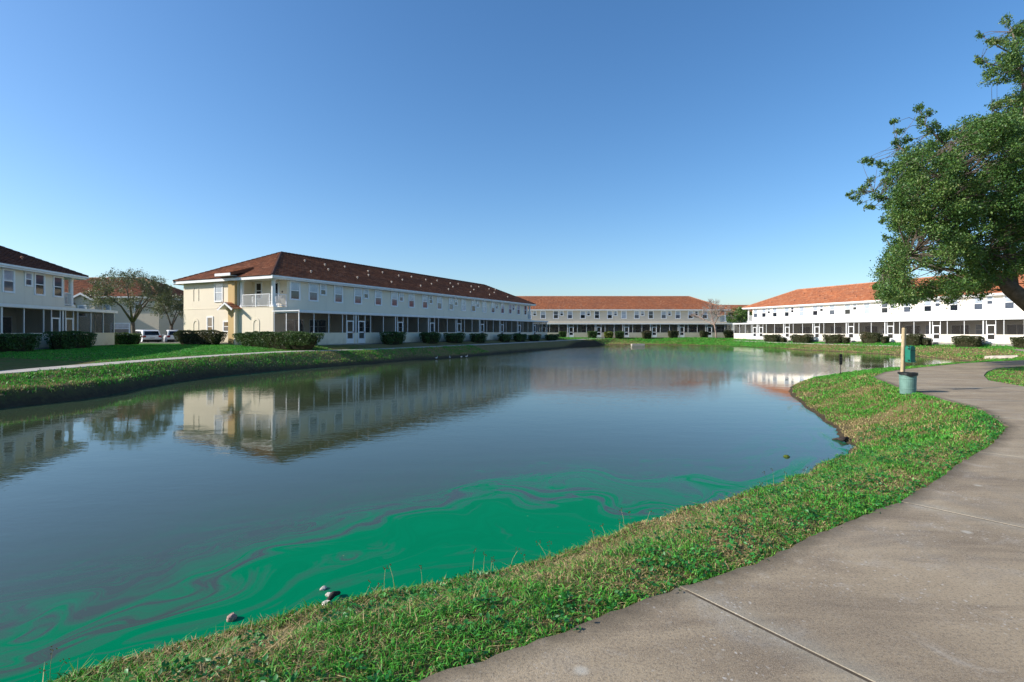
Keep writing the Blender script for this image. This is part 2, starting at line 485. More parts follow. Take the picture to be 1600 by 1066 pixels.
# turf material: soil near the water, straw and green patches above
def m_ground():
    t = NT('turf')
    p = t.pos()
    lush = t.attr('lush'); s = t.attr('shore')
    n1 = t.noise(p, 0.9, 6, 0.65)
    n2 = t.noise(p, 6.0, 5, 0.7)
    n3 = t.noise(p, 28.0, 3, 0.7)
    f = t.math('ADD', t.math('MULTIPLY', n1, 0.6), t.math('MULTIPLY', n2, 0.7))
    f = t.math('ADD', f, t.math('SUBTRACT', lush, 1.15))
    green = t.mix(n3, (0.018, 0.125, 0.014), (0.05, 0.29, 0.038))
    olive = t.mix(n3, (0.075, 0.085, 0.018), (0.15, 0.15, 0.04))
    straw = t.mix(n3, (0.14, 0.105, 0.045), (0.26, 0.21, 0.09))
    c = t.mix(t.ramp(f, [(0.0, 0.0), (0.22, 1.0)]), straw, olive)
    c = t.mix(t.ramp(f, [(0.18, 0.0), (0.5, 1.0)]), c, green)
    soil = t.mix(n2, (0.035, 0.027, 0.018), (0.10, 0.075, 0.048))
    bare = t.ramp(t.math('ADD', s, t.math('MULTIPLY', t.math('SUBTRACT', n2, 0.5), 0.5)), [(0.05, 1.0), (0.42, 0.0)])
    c = t.mix(bare, c, soil)
    b = t.bump(t.math('ADD', n3, n2), 0.7, 0.06)
    return t.fin(t.pbsdf(c, 0.95, 0.1, b))
M['ground'] = m_ground()

xs = graded([(-24, 12, 0.22), (12, 46, 0.36)], 1500)
ys = graded([(0.0, 36, 0.22), (36, 104, 0.42)], 1500)
GX, GY, GF = grid_mesh(xs, ys)
GS = shore_s(GX, GY)
GZ = ground_z(GX, GY, GS)
lush = idw(GX, GY, LUSH, 3.0)
ground = obj('ground', np_mesh('ground', np.stack([GX, GY, GZ], 1), GF, M['ground'], {'lush': lush, 'shore': GS}, smooth=True))
tag(ground, 'green and straw coloured turf round the pond', kind='structure')

# ------------------------------------------------------------------ water with drifting algae
ALG = [(-8, 2, 1.0), (-5, 3.6, 1.1), (-3.8, 4.0, 1.3), (-2.66, 4.5, 1.5), (-2.0, 5.6, 2.05), (-1.5, 7.0, 2.7), (-0.4, 7.8, 2.8), (0.8, 7.5, 2.0), (1.67, 7.0, 1.05), (2.6, 7.3, 0.5), (4, 8.5, 0.3), (5, 9.5, 0.25), (6, 10.5, 0.1), (7, 12, -0.1), (8, 14, -0.5), (10, 20, -1.2), (13, 26, -1.5),
       (-5.5, 5.5, 1.3), (-3.6, 7.0, 1.9), (-2, 9, 2.2), (0.8, 9.0, 2.4), (2.5, 8.8, 1.2), (4.5, 11, 0.2), (-7, 6, 0.6),
       (-15, 20, -0.5), (-10, 12, -1.5), (0, 16, -2), (0, 40, -3), (20, 60, -3)]
RUF = [(-12, 28, 0.0), (-9, 34, 0.02), (-5, 42, 0.08), (-3, 33, 0.05), (0, 52, 0.5), (2, 40, 0.35), (5, 62, 0.8), (8, 50, 1.0), (15, 60, 1.0), (12, 72, 0.9), (20, 78, 0.6), (15, 42, 0.6), (21, 52, 0.6), (26, 60, 0.3), (33, 60, 0.0), (33, 48, 0.0), (30, 70, 0.1), (22, 90, 0.15), (12, 86, 0.1),
       (17, 33, 0.30), (20, 37, 0.35), (10.5, 24, 0.0), (13, 26.5, 0.0), (24, 36, 0.02), (25, 46, 0.15), (30, 52, 0.03), (34, 56, 0.0), (28, 44, 0.02), (31, 64, 0.05), (6, 28, 0.08), (0, 20, 0.02), (-8, 15, 0.0), (0, 8, 0.0), (8, 20, 0.04), (12, 28, 0.03)]
def m_water():
    t = NT('pond_water')
    p = t.pos()
    v = t.attr('algae')                       # metres inside the edge of the algae sheet
    dot = t.n('VectorMath', {'operation': 'DOT_PRODUCT'}, i0=p, i1=(0.80, 0.60, 0)).outputs['Value']
    co = t.n('CombineXYZ', i0=t.math('MULTIPLY', dot, 0.21), i1=t.math('MULTIPLY', v, 0.50), i2=0.0)
    w1 = t.math('SUBTRACT', t.noise(co.outputs[0], 1.5, 2, 0.5, 1.9), 0.5)
    v2 = t.math('ADD', v, t.math('MULTIPLY', w1, 2.3))
    co2 = t.n('CombineXYZ', i0=t.math('ADD', t.math('MULTIPLY', dot, 0.13), t.math('MULTIPLY', w1, 1.3)), i1=t.math('MULTIPLY', v2, 1.5), i2=3.0)
    st = t.noise(co2.outputs[0], 1.7, 4, 0.52, 1.3)
    co3 = t.n('CombineXYZ', i0=t.math('ADD', t.math('MULTIPLY', dot, 0.16), t.math('MULTIPLY', w1, 2.0)), i1=t.math('MULTIPLY', v2, 6.0), i2=7.0)
    fine = t.noise(co3.outputs[0], 2.0, 6, 0.62, 0.7)
    e = t.math('ADD', v2, t.math('MULTIPLY', t.math('SUBTRACT', st, 0.5), 4.6))
    e = t.math('ADD', e, t.math('MULTIPLY', t.math('SUBTRACT', fine, 0.5), 1.0))
    sheet = t.ramp(t.math('MULTIPLY', t.math('ADD', e, 0.35), 0.75), [(0.0, 0.0), (0.10, 0.34), (0.34, 0.62), (0.70, 1.0)])
    # thin filaments of it further out
    fil = t.math('SUBTRACT', 1.0, t.math('MULTIPLY', t.math('ABSOLUTE', t.math('SUBTRACT', st, 0.5)), 20.0), True)
    fil2 = t.math('SUBTRACT', 1.0, t.math('MULTIPLY', t.math('ABSOLUTE', t.math('SUBTRACT', fine, 0.54)), 22.0), True)
    fade = t.ramp(t.math('MULTIPLY', t.math('ADD', v2, 3.2), 0.26), [(0.0, 0.0), (0.4, 0.12), (1.0, 0.6)])
    fil = t.math('MULTIPLY', t.math('MAXIMUM', fil, t.math('MULTIPLY', fil2, 0.7)), fade)
    murk = t.mix(t.noise(p, 0.35, 3), (0.032, 0.050, 0.024), (0.046, 0.058, 0.028))
    milky = t.ramp(t.math('MULTIPLY', t.math('ADD', v2, 6.0), 0.16), [(0.0, 0.0), (1.0, 1.0)])
    murk = t.mix(milky, murk, (0.046, 0.062, 0.036))
    alg = t.mix(fine, (0.0, 0.150, 0.064), (0.0, 0.205, 0.090))
    m = t.math('MAXIMUM', sheet, fil)
    col = t.mix(m, murk, alg)
    dots = t.n('TexVoronoi', Vector=p, Scale=2.6).outputs['Distance']
    col = t.mix(t.math('MULTIPLY', t.ramp(dots, [(0.018, 1.0), (0.024, 0.0)]), t.ramp(v, [(0.0, 0.0), (0.5, 0.6)])), col, (0.25, 0.32, 0.12))
    # ripples
    ruf = t.attr('ruffle')
    amp = t.math('ADD', t.math('MULTIPLY', ruf, 1.0), t.math('MULTIPLY', t.ramp(t.noise(p, 0.16, 3), [(0.42, 0.0), (0.7, 1.0)]), 0.02))
    r1 = t.noise(t.scale(p, (0.8, 1.7, 1)), 1.1, 2, 0.5)
    r2 = t.noise(t.scale(p, (1.0, 1.6, 1)), 5.5, 3, 0.5)
    h = t.math('ADD', t.math('MULTIPLY', r1, 0.28), t.math('MULTIPLY', t.math('MULTIPLY', r2, 1.0), t.math('ADD', t.math('MULTIPLY', amp, 6.0), 0.05)))
    b = t.n('Bump', Height=h, Strength=0.20, Distance=0.045)
    nd = t.pbsdf(col, t.math('ADD', 0.015, t.math('MULTIPLY', m, 0.22)), t.math('SUBTRACT', 0.5, t.math('MULTIPLY', m, 0.49)), b.outputs[0])
    nd.inputs['IOR'].default_value = 1.33
    return t.fin(nd)
M['water'] = m_water()
wx = np.concatenate([np.arange(-24, -8, 1.0), np.arange(-8, 11, 0.15), np.arange(11, 47, 1.5)])
wy = np.concatenate([np.arange(-6, 1, 1.0), np.arange(1, 20, 0.15), np.arange(20, 101, 1.5)])
WX, WY, WF = grid_mesh(wx, wy)
WS = shore_s(WX, WY, False)
alg = idw(WX, WY, ALG, 3.0) + WS
water = obj('water', np_mesh('water', np.stack([WX, WY, np.full_like(WX, WATER_Z)], 1), WF, M['water'], {'algae': alg, 'ruffle': idw(WX, WY, RUF, 3.0) * smooth01(-WS / 4.0)}, smooth=True))
tag(water, 'still pond water with a bright green algae film along the near shore', kind='structure')

# ------------------------------------------------------------------ paths
def m_concrete():
    t = NT('worn_concrete')
    p = t.pos()
    big = t.noise(p, 0.55, 6, 0.68, 0.4)
    mid = t.noise(p, 2.6, 7, 0.72, 0.8)
    st = t.noise(t.scale(p, (0.55, 2.2, 1)), 1.0, 6, 0.68, 1.0)
    fine = t.noise(p, 55, 4, 0.75)
    grit = t.noise(p, 160, 3, 0.8)
    c = t.ramp(big, [(0.28, (0.250, 0.190, 0.122)), (0.5, (0.358, 0.277, 0.178)), (0.75, (0.460, 0.365, 0.242))])
    c = t.mix(t.math('MULTIPLY', t.ramp(st, [(0.44, 0.0), (0.66, 1.0)]), 0.68), c, (0.145, 0.106, 0.072))
    c = t.mix(t.math('MULTIPLY', t.ramp(mid, [(0.54, 0.0), (0.72, 1.0)]), 0.60), c, (0.42, 0.375, 0.31))
    c = t.mix(t.math('MULTIPLY', t.ramp(t.noise(p, 1.1, 5, 0.7), [(0.55, 0.0), (0.68, 1.0)]), 0.35), c, (0.20, 0.19, 0.175))
    c = t.mix(t.math('MULTIPLY', t.ramp(fine, [(0.36, 1.0), (0.52, 0.0)]), 0.62), c, (0.10, 0.08, 0.06))
    c = t.mix(t.math('MULTIPLY', t.ramp(grit, [(0.50, 0.0), (0.66, 1.0)]), 0.70), c, (0.50, 0.43, 0.33))
    v = t.n('TexVoronoi', Vector=t.n('VectorMath', {'operation': 'ADD'}, i0=p, i1=t.scale(t.n('TexNoise', Vector=p, Scale=30.0).outputs[1], (0.03, 0.03, 0))).outputs[0], Scale=38.0)
    vd = v.outputs['Distance']
    rare = t.ramp(t.n('SeparateXYZ', i0=v.outputs['Color']).outputs[0], [(0.72, 0.0), (0.80, 1.0)])
    patch = t.ramp(t.noise(p, 1.3, 5, 0.7), [(0.46, 0.08), (0.62, 1.0)])
    sp = t.math('MULTIPLY', t.math('MULTIPLY', t.ramp(vd, [(0.16, 0.9), (0.38, 0.0)]), rare), patch)
    c = t.mix(sp, c, (0.50, 0.46, 0.40))
    sp2 = t.n('TexVoronoi', Vector=p, Scale=2.3)
    c = t.mix(t.math('MULTIPLY', t.ramp(sp2.outputs['Distance'], [(0.05, 0.8), (0.11, 0.0)]), t.ramp(t.n('SeparateXYZ', i0=sp2.outputs['Color']).outputs[1], [(0.72, 0.0), (0.76, 1.0)])), c, (0.46, 0.42, 0.34))
    jn = t.attr('joint')
    jw = t.math('ADD', jn, t.math('MULTIPLY', t.math('SUBTRACT', mid, 0.5), 0.18))
    c = t.mix(t.math('MULTIPLY', t.ramp(jw, [(0.0, 1.0), (0.09, 0.35), (0.22, 0.0)]), 0.32), c, (0.40, 0.385, 0.31))
    ed_ = t.math('ADD', t.attr('edge'), t.math('MULTIPLY', t.math('SUBTRACT', mid, 0.5), 0.25))
    c = t.mix(t.math('MULTIPLY', t.ramp(ed_, [(0.0, 1.0), (0.05, 0.7), (0.18, 0.0)]), 0.75), c, (0.085, 0.068, 0.045))
    h = t.math('ADD', t.math('MULTIPLY', fine, 0.6), t.math('MULTIPLY', mid, 0.5))
    h = t.math('ADD', h, t.math('MULTIPLY', grit, 0.5))
    return t.fin(t.pbsdf(c, 0.9, 0.2, t.bump(h, 0.5, 0.012)))
M['concrete'] = m_concrete()
M['concrete_pale'] = m_plain('pale_concrete', (0.46, 0.41, 0.35), 0.9, 0.2, 0.2, 3.0, 0.3)

path = MB()
# a bed of compacted sand under the slabs
bl = [(-0.045)] 
for i in range(len(PATH) - 1):
    (l0, r0), (l1, r1) = PATH[i], PATH[i + 1]
    path.quad([(*l0, -0.048), (*r0, -0.048), (*r1, -0.048), (*l1, -0.048)])
for (l, r_) in PATH[1:-1]:
    a, b = np.array(l, float), np.array(r_, float)
    n_ = np.array([-(b - a)[1], (b - a)[0]]); n_ = n_ / np.linalg.norm(n_) * 0.02
    a = a + (b - a) * 0.02
    path.quad([(*(a + n_), -0.0035), (*(a - n_), -0.0035), (*(b - n_), -0.0035), (*(b + n_), -0.0035)])
M['sand'] = m_plain('joint_sand', (0.10, 0.078, 0.055), 0.95, 0.1, 0.5, 8.0, 0.4)
path_o = path.build('path', M['sand'])
tag(path_o, 'wide concrete path curving along the pond', kind='structure')

def resample(ch, n):
    ch = np.array(ch, float)
    d = np.concatenate([[0], np.cumsum(np.hypot(*(ch[1:] - ch[:-1]).T))])
    t = np.linspace(0, d[-1], n)
    return np.stack([np.interp(t, d, ch[:, 0]), np.interp(t, d, ch[:, 1])], 1)

for i in range(len(PATH) - 1):
    (l0, r0), (l1, r1) = PATH[i], PATH[i + 1]
    n = 34
    tt = np.concatenate([[0, 0.03, 0.08], np.linspace(0.15, 0.85, n - 6), [0.92, 0.97, 1]])
    def chain(ch):
        q = resample(ch, 201)
        return np.stack([np.interp(tt, np.linspace(0, 1, 201), q[:, 0]), np.interp(tt, np.linspace(0, 1, 201), q[:, 1])], 1)
    Lc = chain([l0] + LEFT_EXTRA.get(i, []) + [l1])
    Rc = chain([r0, r1])
    jit = (vnoise(np.arange(n) * 1.0 + i * 13, np.zeros(n), 0.9, 6) - 0.5) * 0.05
    gap = 0.011
    rows = []
    for k in range(n):
        a, b = Lc[k].copy(), Rc[k].copy()
        e = (b - a) / np.linalg.norm(b - a)
        a = a + e * jit[k] * (0 < k < n - 1)
        rows.append((a, b))
    # pull the two ends in for the joint
    for end, nb in ((0, 1), (n - 1, n - 2)):
        for q in (0, 1):
            dv = rows[nb][q] - rows[end][q]
            rows[end] = tuple((rows[end][q] + dv / np.linalg.norm(dv) * gap) if w == q else rows[end][w] for w in (0, 1))
    bm = bmesh.new()
    m = 6
    dz = 0.0
    V = [[bm.verts.new((*(a + (b - a) * (j / m)), dz)) for j in range(m + 1)] for a, b in rows]
    for k in range(n - 1):
        for j in range(m):
            bm.faces.new((V[k][j], V[k][j + 1], V[k + 1][j + 1], V[k + 1][j]))
    ed = [e for e in bm.edges if e.is_boundary]
    ext = bmesh.ops.extrude_edge_only(bm, edges=ed)
    nv = [g for g in ext['geom'] if isinstance(g, bmesh.types.BMVert)]
    for v in nv: v.co.z = -0.11
    bm.normal_update()
    bev = [e for e in bm.edges if len(e.link_faces) == 2 and e.calc_face_angle(0) > 1.0 and all(abs(v.co.z - dz) < 1e-4 for v in e.verts)]
    bmesh.ops.bevel(bm, geom=bev, offset=0.005, segments=1, profile=0.6, affect='EDGES')
    bmesh.ops.recalc_face_normals(bm, faces=bm.faces[:])
    me = bpy.data.meshes.new('concrete_slab')
    bm.to_mesh(me); bm.free()
    cc = np.array([v.co[:2] for v in me.vertices])
    def ld(a, b):
        a, b = np.array(a, float), np.array(b, float); e = (b - a) / np.linalg.norm(b - a)
        return np.abs((cc[:, 0] - a[0]) * e[1] - (cc[:, 1] - a[1]) * e[0])
    ae = me.attributes.new('edge', 'FLOAT', 'POINT'); ae.data.foreach_set('value', seg_dist(cc[:, 0], cc[:, 1], np.array([l0] + LEFT_EXTRA.get(i, []) + [l1], float), False).astype(np.float32))
    at_ = me.attributes.new('joint', 'FLOAT', 'POINT'); at_.data.foreach_set('value', np.minimum(ld(l0, r0), ld(l1, r1)).astype(np.float32))
    me.materials.append(M['concrete'])
    obj('concrete_slab', me, path_o)

def strip(name, pts, width, mat, label):
    c3 = catmull(pts, 8, False)
    c = c3[:, :2]; zc = c3[:, 2] + 0.012
    t = np.gradient(c, axis=0); t /= np.linalg.norm(t, axis=1)[:, None]
    nrm = np.stack([-t[:, 1], t[:, 0]], 1)
    A, B = c - nrm * width / 2, c + nrm * width / 2
    mb = MB()
    for k in range(len(c) - 1):
        a, b, a2, b2 = A[k], B[k], A[k + 1], B[k + 1]
        z0, z1 = zc[k], zc[k + 1]
        mb.quad([(*a, z0), (*b, z0), (*b2, z1), (*a2, z1)][::-1])
        mb.quad([(*a, z0 - 0.1), (*a, z0), (*a2, z1), (*a2, z1 - 0.1)])
        mb.quad([(*b, z0), (*b, z0 - 0.1), (*b2, z1 - 0.1), (*b2, z1)])
    o = mb.build(name, mat)
    return tag(o, label, kind='structure')
strip('pavement', PAVE[0], PAVE_W[0], M['concrete_pale'], 'narrow concrete footpath below the shaded townhouse row')
strip('pavement', PAVE[1], PAVE_W[1], M['concrete_pale'], 'narrow concrete footpath in front of the sunlit white townhouse row')
road = MB(); 
for k in range(8):
    x0, x1 = -75 + k * 6, -75 + (k + 1) * 6
    road.quad([(x0, 54.5, 0.09), (x1, 54.5, 0.09), (x1, 64.5, 0.09), (x0, 64.5, 0.09)])
kb = MB(); kb.box(-50, -27, 52.0, 52.25, 0.1, 0.53)
tag(kb.build('kerb', M['concrete_pale']), 'pale kerb between the left lawn and the parking lane', kind='structure')
tag(road.build('road', M['asphalt']), 'dark asphalt parking lane behind the hedges', kind='structure')
# ------------------------------------------------------------------ townhouse builder
UNIT = {}
def window_meshes(w, h):
    """frame and two panes of a sash window that faces -y, origin at the middle of its bottom edge"""
    key = (w, h)
    if key not in UNIT:
        t = 0.12
        f = MB()
        f.box(-w / 2 - t, -w / 2, -0.05, 0.03, -t, h + t); f.box(w / 2, w / 2 + t, -0.05, 0.03, -t, h + t)
        f.box(-w / 2, w / 2, -0.05, 0.03, h, h + t); f.box(-w / 2, w / 2, -0.075, 0.03, -t, 0)
        f.box(-w / 2, w / 2, -0.035, -0.002, h * 0.5 - 0.03, h * 0.5 + 0.03)
        f.box(-w / 2, -w / 2 + 0.035, -0.03, -0.001, 0, h); f.box(w / 2 - 0.035, w / 2, -0.03, -0.001, 0, h)
        up = MB().box(-w / 2 + 0.035, w / 2 - 0.035, -0.018, 0.01, h * 0.5 + 0.03, h)
        lo = MB().box(-w / 2 + 0.035, w / 2 - 0.035, -0.012, 0.01, 0, h * 0.5 - 0.03)
        UNIT[key] = (f.mesh('window', M['trim']), {g: up.mesh('pane', M[g]) for g in ('glass', 'glass_blind_sky', 'glass_shade')},
                     {g: lo.mesh('pane', M[g]) for g in ('glass', 'glass_blind_sky', 'glass_shade')})
    return UNIT[key]
def window(parent, w, h, loc, rotz=0.0, g=None):
    f, up, lo = window_meshes(w, h)
    o = obj('window', f, parent, loc, rotz)
    r = rnd.random()
    a, b = g or (('glass_blind_sky', 'glass_shade') if r < 0.45 else ('glass_blind_sky', 'glass') if r < 0.75 else ('glass_shade', 'glass') if r < 0.9 else ('glass_blind_sky', 'glass_blind_sky'))
    obj('pane', up[a], o); obj('pane', lo[b], o)
    return o

def slope(mb, a, b, c, d, zlift=0.065):
    """tile courses between the eave a-b and the ridge d-c (d above a, c above b)"""
    a, b, c, d = map(Vector, (a, b, c, d))
    e = (b - a).normalized()
    up = ((c + d) / 2 - (a + b) / 2); up -= e * up.dot(e)
    L = up.length; up.normalize()
    nrm = e.cross(up).normalized()
    if nrm.z < 0: nrm = -nrm
    n = max(2, round(L / 0.36))
    uv = lambda p: ((p - a).dot(e), (p - a).dot(up))
    for i in range(n):
        v0, v1 = i / n, (i + 1) / n
        l0, r0, l1, r1 = a.lerp(d, v0), b.lerp(c, v0), a.lerp(d, v1), b.lerp(c, v1)
        lo = nrm * zlift
        Q = [l0 + lo, r0 + lo, r1, l1] if (r1 - l1).length > 1e-3 else [l0 + lo, r0 + lo, r1]
        q = [uv(l0), uv(r0), uv(r1), uv(l1)][:len(Q)]
        mb.quad(Q, q)
        mb.quad([l0, r0, r0 + lo, l0 + lo], [q[0], q[1], q[1], q[0]])

def caps(mb, p, q, r=0.13):
    p, q = Vector(p), Vector(q)
    L = (q - p).length
    n = max(1, int(L / 0.42))
    d = (q - p) / n
    side = d.normalized().cross(Vector((0, 0, 1))).normalized()
    up = side.cross(d.normalized())
    for i in range(n):
        s0, s1 = p + d * i, p + d * (i + 1.12)
        ring = []
        for s, rr in ((s0, r * 1.12), (s1, r * 0.88)):
            ring.append([s + side * (rr * math.cos(t)) + up * (rr * math.sin(t) * 0.95 - 0.02) for t in (0, 0.7, 1.571, 2.44, 3.1416)])
        for k in range(4):
            mb.quad([ring[0][k], ring[1][k], ring[1][k + 1], ring[0][k + 1]])
        mb.quad(ring[0])

def hip_roof(bld, x0, x1, y0, y1, ze, tan, mat, capmat, nocaps=False, hip0=True, hip1=True):
    hw = (y1 - y0) / 2; ym = (y0 + y1) / 2; zr = ze + hw * tan
    h0 = hw if hip0 else 0.0; h1 = hw if hip1 else 0.0
    A, B, C, D = (x0, y0, ze), (x1, y0, ze), (x1, y1, ze), (x0, y1, ze)
    R0, R1 = (x0 + h0, ym, zr), (x1 - h1, ym, zr)
    mb = MB()
    slope(mb, A, B, R1, R0); slope(mb, C, D, R0, R1)
    slope(mb, D, A, R0, R0); slope(mb, B, C, R1, R1)
    o = mb.build('roof', M[mat], bld)
    if not nocaps:
        cb = MB()
        caps(cb, R0, R1)
        for p, q in ((A, R0), (D, R0), (B, R1), (C, R1)): caps(cb, p, q)
        c = cb.build('ridge_tiles', M[capmat], o); c['kind'] = 'stuff'
    return o, zr

def eaves(bld, x0, x1, y0, y1, ze, over, mat='trim'):
    f = MB()
    f.box(x0, x1, y0, y0 + 0.04, ze - 0.22, ze + 0.01); f.box(x0, x1, y1 - 0.04, y1, ze - 0.22, ze + 0.01)
    f.box(x0, x0 + 0.04, y0 + 0.04, y1 - 0.04, ze - 0.22, ze + 0.01); f.box(x1 - 0.04, x1, y0 + 0.04, y1 - 0.04, ze - 0.22, ze + 0.01)
    # gutters
    f.box(x0 - 0.10, x1 + 0.10, y0 - 0.11, y0 - 0.002, ze - 0.11, ze + 0.02); f.box(x0 - 0.10, x1 + 0.10, y1 + 0.002, y1 + 0.11, ze - 0.11, ze + 0.02)
    f.build('fascia', M[mat], bld)
    MB().box(x0 + 0.04, x1 - 0.04, y0 + 0.04, y1 - 0.04, ze - 0.16, ze - 0.13).build('soffit', M['soffit'], bld)

COLUMN = {}
def column_mesh(h):
    if h not in COLUMN:
        mb = MB()
        mb.box(-0.21, 0.21, -0.21, 0.21, 0, 0.10); mb.box(-0.20, 0.20, -0.20, 0.20, h - 0.10, h)
        mb.lathe([(0.19, 0.10), (0.20, 0.15), (0.165, 0.20), (0.16, 0.25), (0.155, 0.9), (0.145, h - 0.28), (0.165, h - 0.26), (0.165, h - 0.22), (0.15, h - 0.20), (0.19, h - 0.10)], 14)
        COLUMN[h] = mb.mesh('balcony_column', M['trim'], False)
    return COLUMN[h]

def railing(bld, p, q, z):
    """white picket railing from p to q (plan points)"""
    p, q = Vector((*p, 0)), Vector((*q, 0))
    L = (q - p).length
    ang = math.atan2(q.y - p.y, q.x - p.x)
    mb = MB()
    mb.box(0, L, -0.03, 0.03, 0.98, 1.03); mb.box(0, L, -0.02, 0.02, 0.08, 0.12)
    for x in (0.0, L - 0.05): mb.box(x, x + 0.05, -0.025, 0.025, 0.0, 1.0)
    k = max(1, round(L / 1.35))
    for i in range(1, k):
        mb.box(L * i / k - 0.045, L * i / k + 0.045, -0.045, 0.045, 0, 1.06)
    r = mb.build('balcony_railing', M['alu'], bld, (p.x, p.y, z), ang)
    b = MB()
    n = int(L / 0.115)
    for i in range(1, n):
        x = L * i / n
        b.box(x - 0.011, x + 0.011, -0.011, 0.011, 0.12, 0.98)
    c = b.build('baluster', M['alu'], r); c['kind'] = 'stuff'
    return r

SH_CACHE = {}
def townhouse(name, label, P, xdir, L, ground_h, u0, period, n, wall='wall', roof='roof_brown', cap='cap_brown', vent='vent_pale',
              bal0=False, bal1=False, mirror=False, D=11.1, tile_tan=0.475, seed=1, first_has=True):
    """a two-storey row: local x along the front, front wall at y = 0, screened porches down to y = -2.76"""
    r = random.Random(seed)
    bld = empty(name, (P[0], P[1], ground_h), math.atan2(xdir[1], xdir[0]), label, 'townhouse row', 'townhouse rows round the pond')
    X = (lambda t: L - t) if mirror else (lambda t: t)
    W = M[wall]
    ZE, Z2 = 5.42, 3.02
    # lower and upper storeys
    MB().box(0, L, 0, D, -0.6, Z2).build('wall', W, bld)
    b0, b1 = (1.35 if bal0 else 0), (1.35 if bal1 else 0)
    up = MB()
    up.box(b0, L - b1, 0, D, Z2, ZE - 0.14)
    if bal0: up.box(0, b0, 4.07, D, Z2, ZE - 0.14)
    if bal1: up.box(L - b1, L, 4.07, D, Z2, ZE - 0.14)
    up.build('wall', W, bld)
    sc = MB()
    sc.box(-0.02, L + 0.02, -0.02, D + 0.02, Z2 - 0.03, Z2 + 0.03)
    sc.build('string_course', W, bld)
    for bal, xa, xb, xc in ((bal0, 0.0, b0, 0.2), (bal1, L - b1, L, L - 0.2)):
        if not bal: continue
        cm = column_mesh(ZE - 0.16 - Z2 - 0.03)
        obj('balcony_column', cm, bld, (xc, 0.22, Z2 + 0.03)); obj('balcony_column', cm, bld, (xc, 3.84, Z2 + 0.03))
        end = 0.06 if xa == 0.0 else L - 0.06
        railing(bld, (end, 0.45), (end, 3.62), Z2 + 0.03)
        railing(bld, (min(xc, L - b1 if xa else xc) if xa == 0 else xa + 0.02, 0.06), (xb - 0.02 if xa == 0 else xc - 0.2, 0.06), Z2 + 0.03)
        back = xb if xa == 0.0 else xa
        ry = -math.pi / 2 if xa == 0.0 else math.pi / 2
        window(bld, 0.6, 1.2, (back, 3.3, Z2 + 0.85), ry, ('glass', 'glass'))
        dr = MB(); dr.box(-0.5, 0.5, -0.04, 0.02, 0, 2.1)
        dd = dr.build('balcony_door', M['trim'], bld, (back, 1.35, Z2 + 0.03), ry)
        MB().box(-0.3, 0.3, -0.055, -0.042, 0.95, 1.95).build('pane', M['glass'], dd)
    # roof
    ov = 0.5
    eaves(bld, -ov, L + ov, -ov, D + ov, ZE, ov)
    ro, zr = hip_roof(bld, -ov - 0.06, L + ov + 0.06, -ov - 0.06, D + ov + 0.06, ZE + 0.03, tile_tan, roof, cap)
    # vents on the front slope
    if 'vent' + vent not in SH_CACHE:
        v = MB().lathe([(0.045, -0.15), (0.045, 0.13), (0.09, 0.14), (0.09, 0.22), (0.03, 0.25)], 8)
        SH_CACHE['vent' + vent] = v.mesh('roof_vent', M[vent])
    def slope_z(y): return ZE + 0.03 + (y + ov + 0.06) * tile_tan
    starts = [u0 + period * k for k in range(n)]
    for t0 in ([0.6] if u0 > 0 else []) + starts:
        for dt, yy in ((0.3, 3.7), (2.0, 2.1), (2.9, 3.4), (4.0, 0.9)):
            t = t0 + dt + r.uniform(-0.35, 0.35)
            if 1.5 + yy < t < L - 1.5 - yy:
                obj('roof_vent', SH_CACHE['vent' + vent], bld, (X(t), yy, slope_z(yy)))
    # windows upstairs
    wins = []
    if u0 > 0: wins += [(2.1, 0), (4.05, 0), (5.15, 1)]
    for t0 in starts: wins += [(t0 + 0.77, 0), (t0 + 3.28, 0), (t0 + 4.4, 1)]
    for t, k in wins:
        if t > L - 1.0 - (1.2 if (bal1 and not mirror) or (bal0 and mirror) else 0): continue
        if k == 0: window(bld, 0.86, 1.34, (X(t), 0, 3.76), 0)
        else: window(bld, 0.55, 0.78, (X(t), 0, 4.32), 0)
    # screened porches
    DP, KH, TOP = 2.76, 0.95, 2.52
    def seg(mb, ta, tb, y0, y1, z0, z1): mb.box(X(ta), X(tb), y0, y1, z0, z1)
    fl = MB(); fl.box(0, L, -DP - 0.02, -0.004, -0.5, 0.06); fl.build('porch_floor', M['floor'], bld)
    rf = MB(); rf.box(-0.12, L + 0.12, -DP - 0.14, -0.004, TOP + 0.12, TOP + 0.20)
    rf.box(-0.12, L + 0.12, -DP - 0.17, -DP - 0.10, TOP + 0.02, TOP + 0.22)
    rf.build('porch_roof', M['alu'], bld)
    bm_ = MB(); bm_.box(0, L, -DP + 0.0, -DP + 0.07, TOP, TOP + 0.12); bm_.build('beam', M['alu'], bld)
    def screen(ta, tb, z0, z1, y=-DP + 0.03):
        mb = MB(); a, b = sorted((X(ta), X(tb)))
        w, h = round(b - a, 3), round(z1 - z0, 3)
        key = ('scr', w, h)
        if key not in SH_CACHE:
            SH_CACHE[key] = MB().box(0, w, -0.002, 0.002, 0, h).mesh('screen_panel', M['screen'])
        obj('screen_panel', SH_CACHE[key], bld, (a, y, z0))
    def post(t, w=0.06, z0=KH):
        key = ('post', w, z0)
        if key not in SH_CACHE:
            SH_CACHE[key] = MB().box(-w / 2, w / 2, 0.0, 0.07, z0, TOP).mesh('post', M['alu'])
        obj('post', SH_CACHE[key], bld, (X(t), -DP - 0.004, 0))
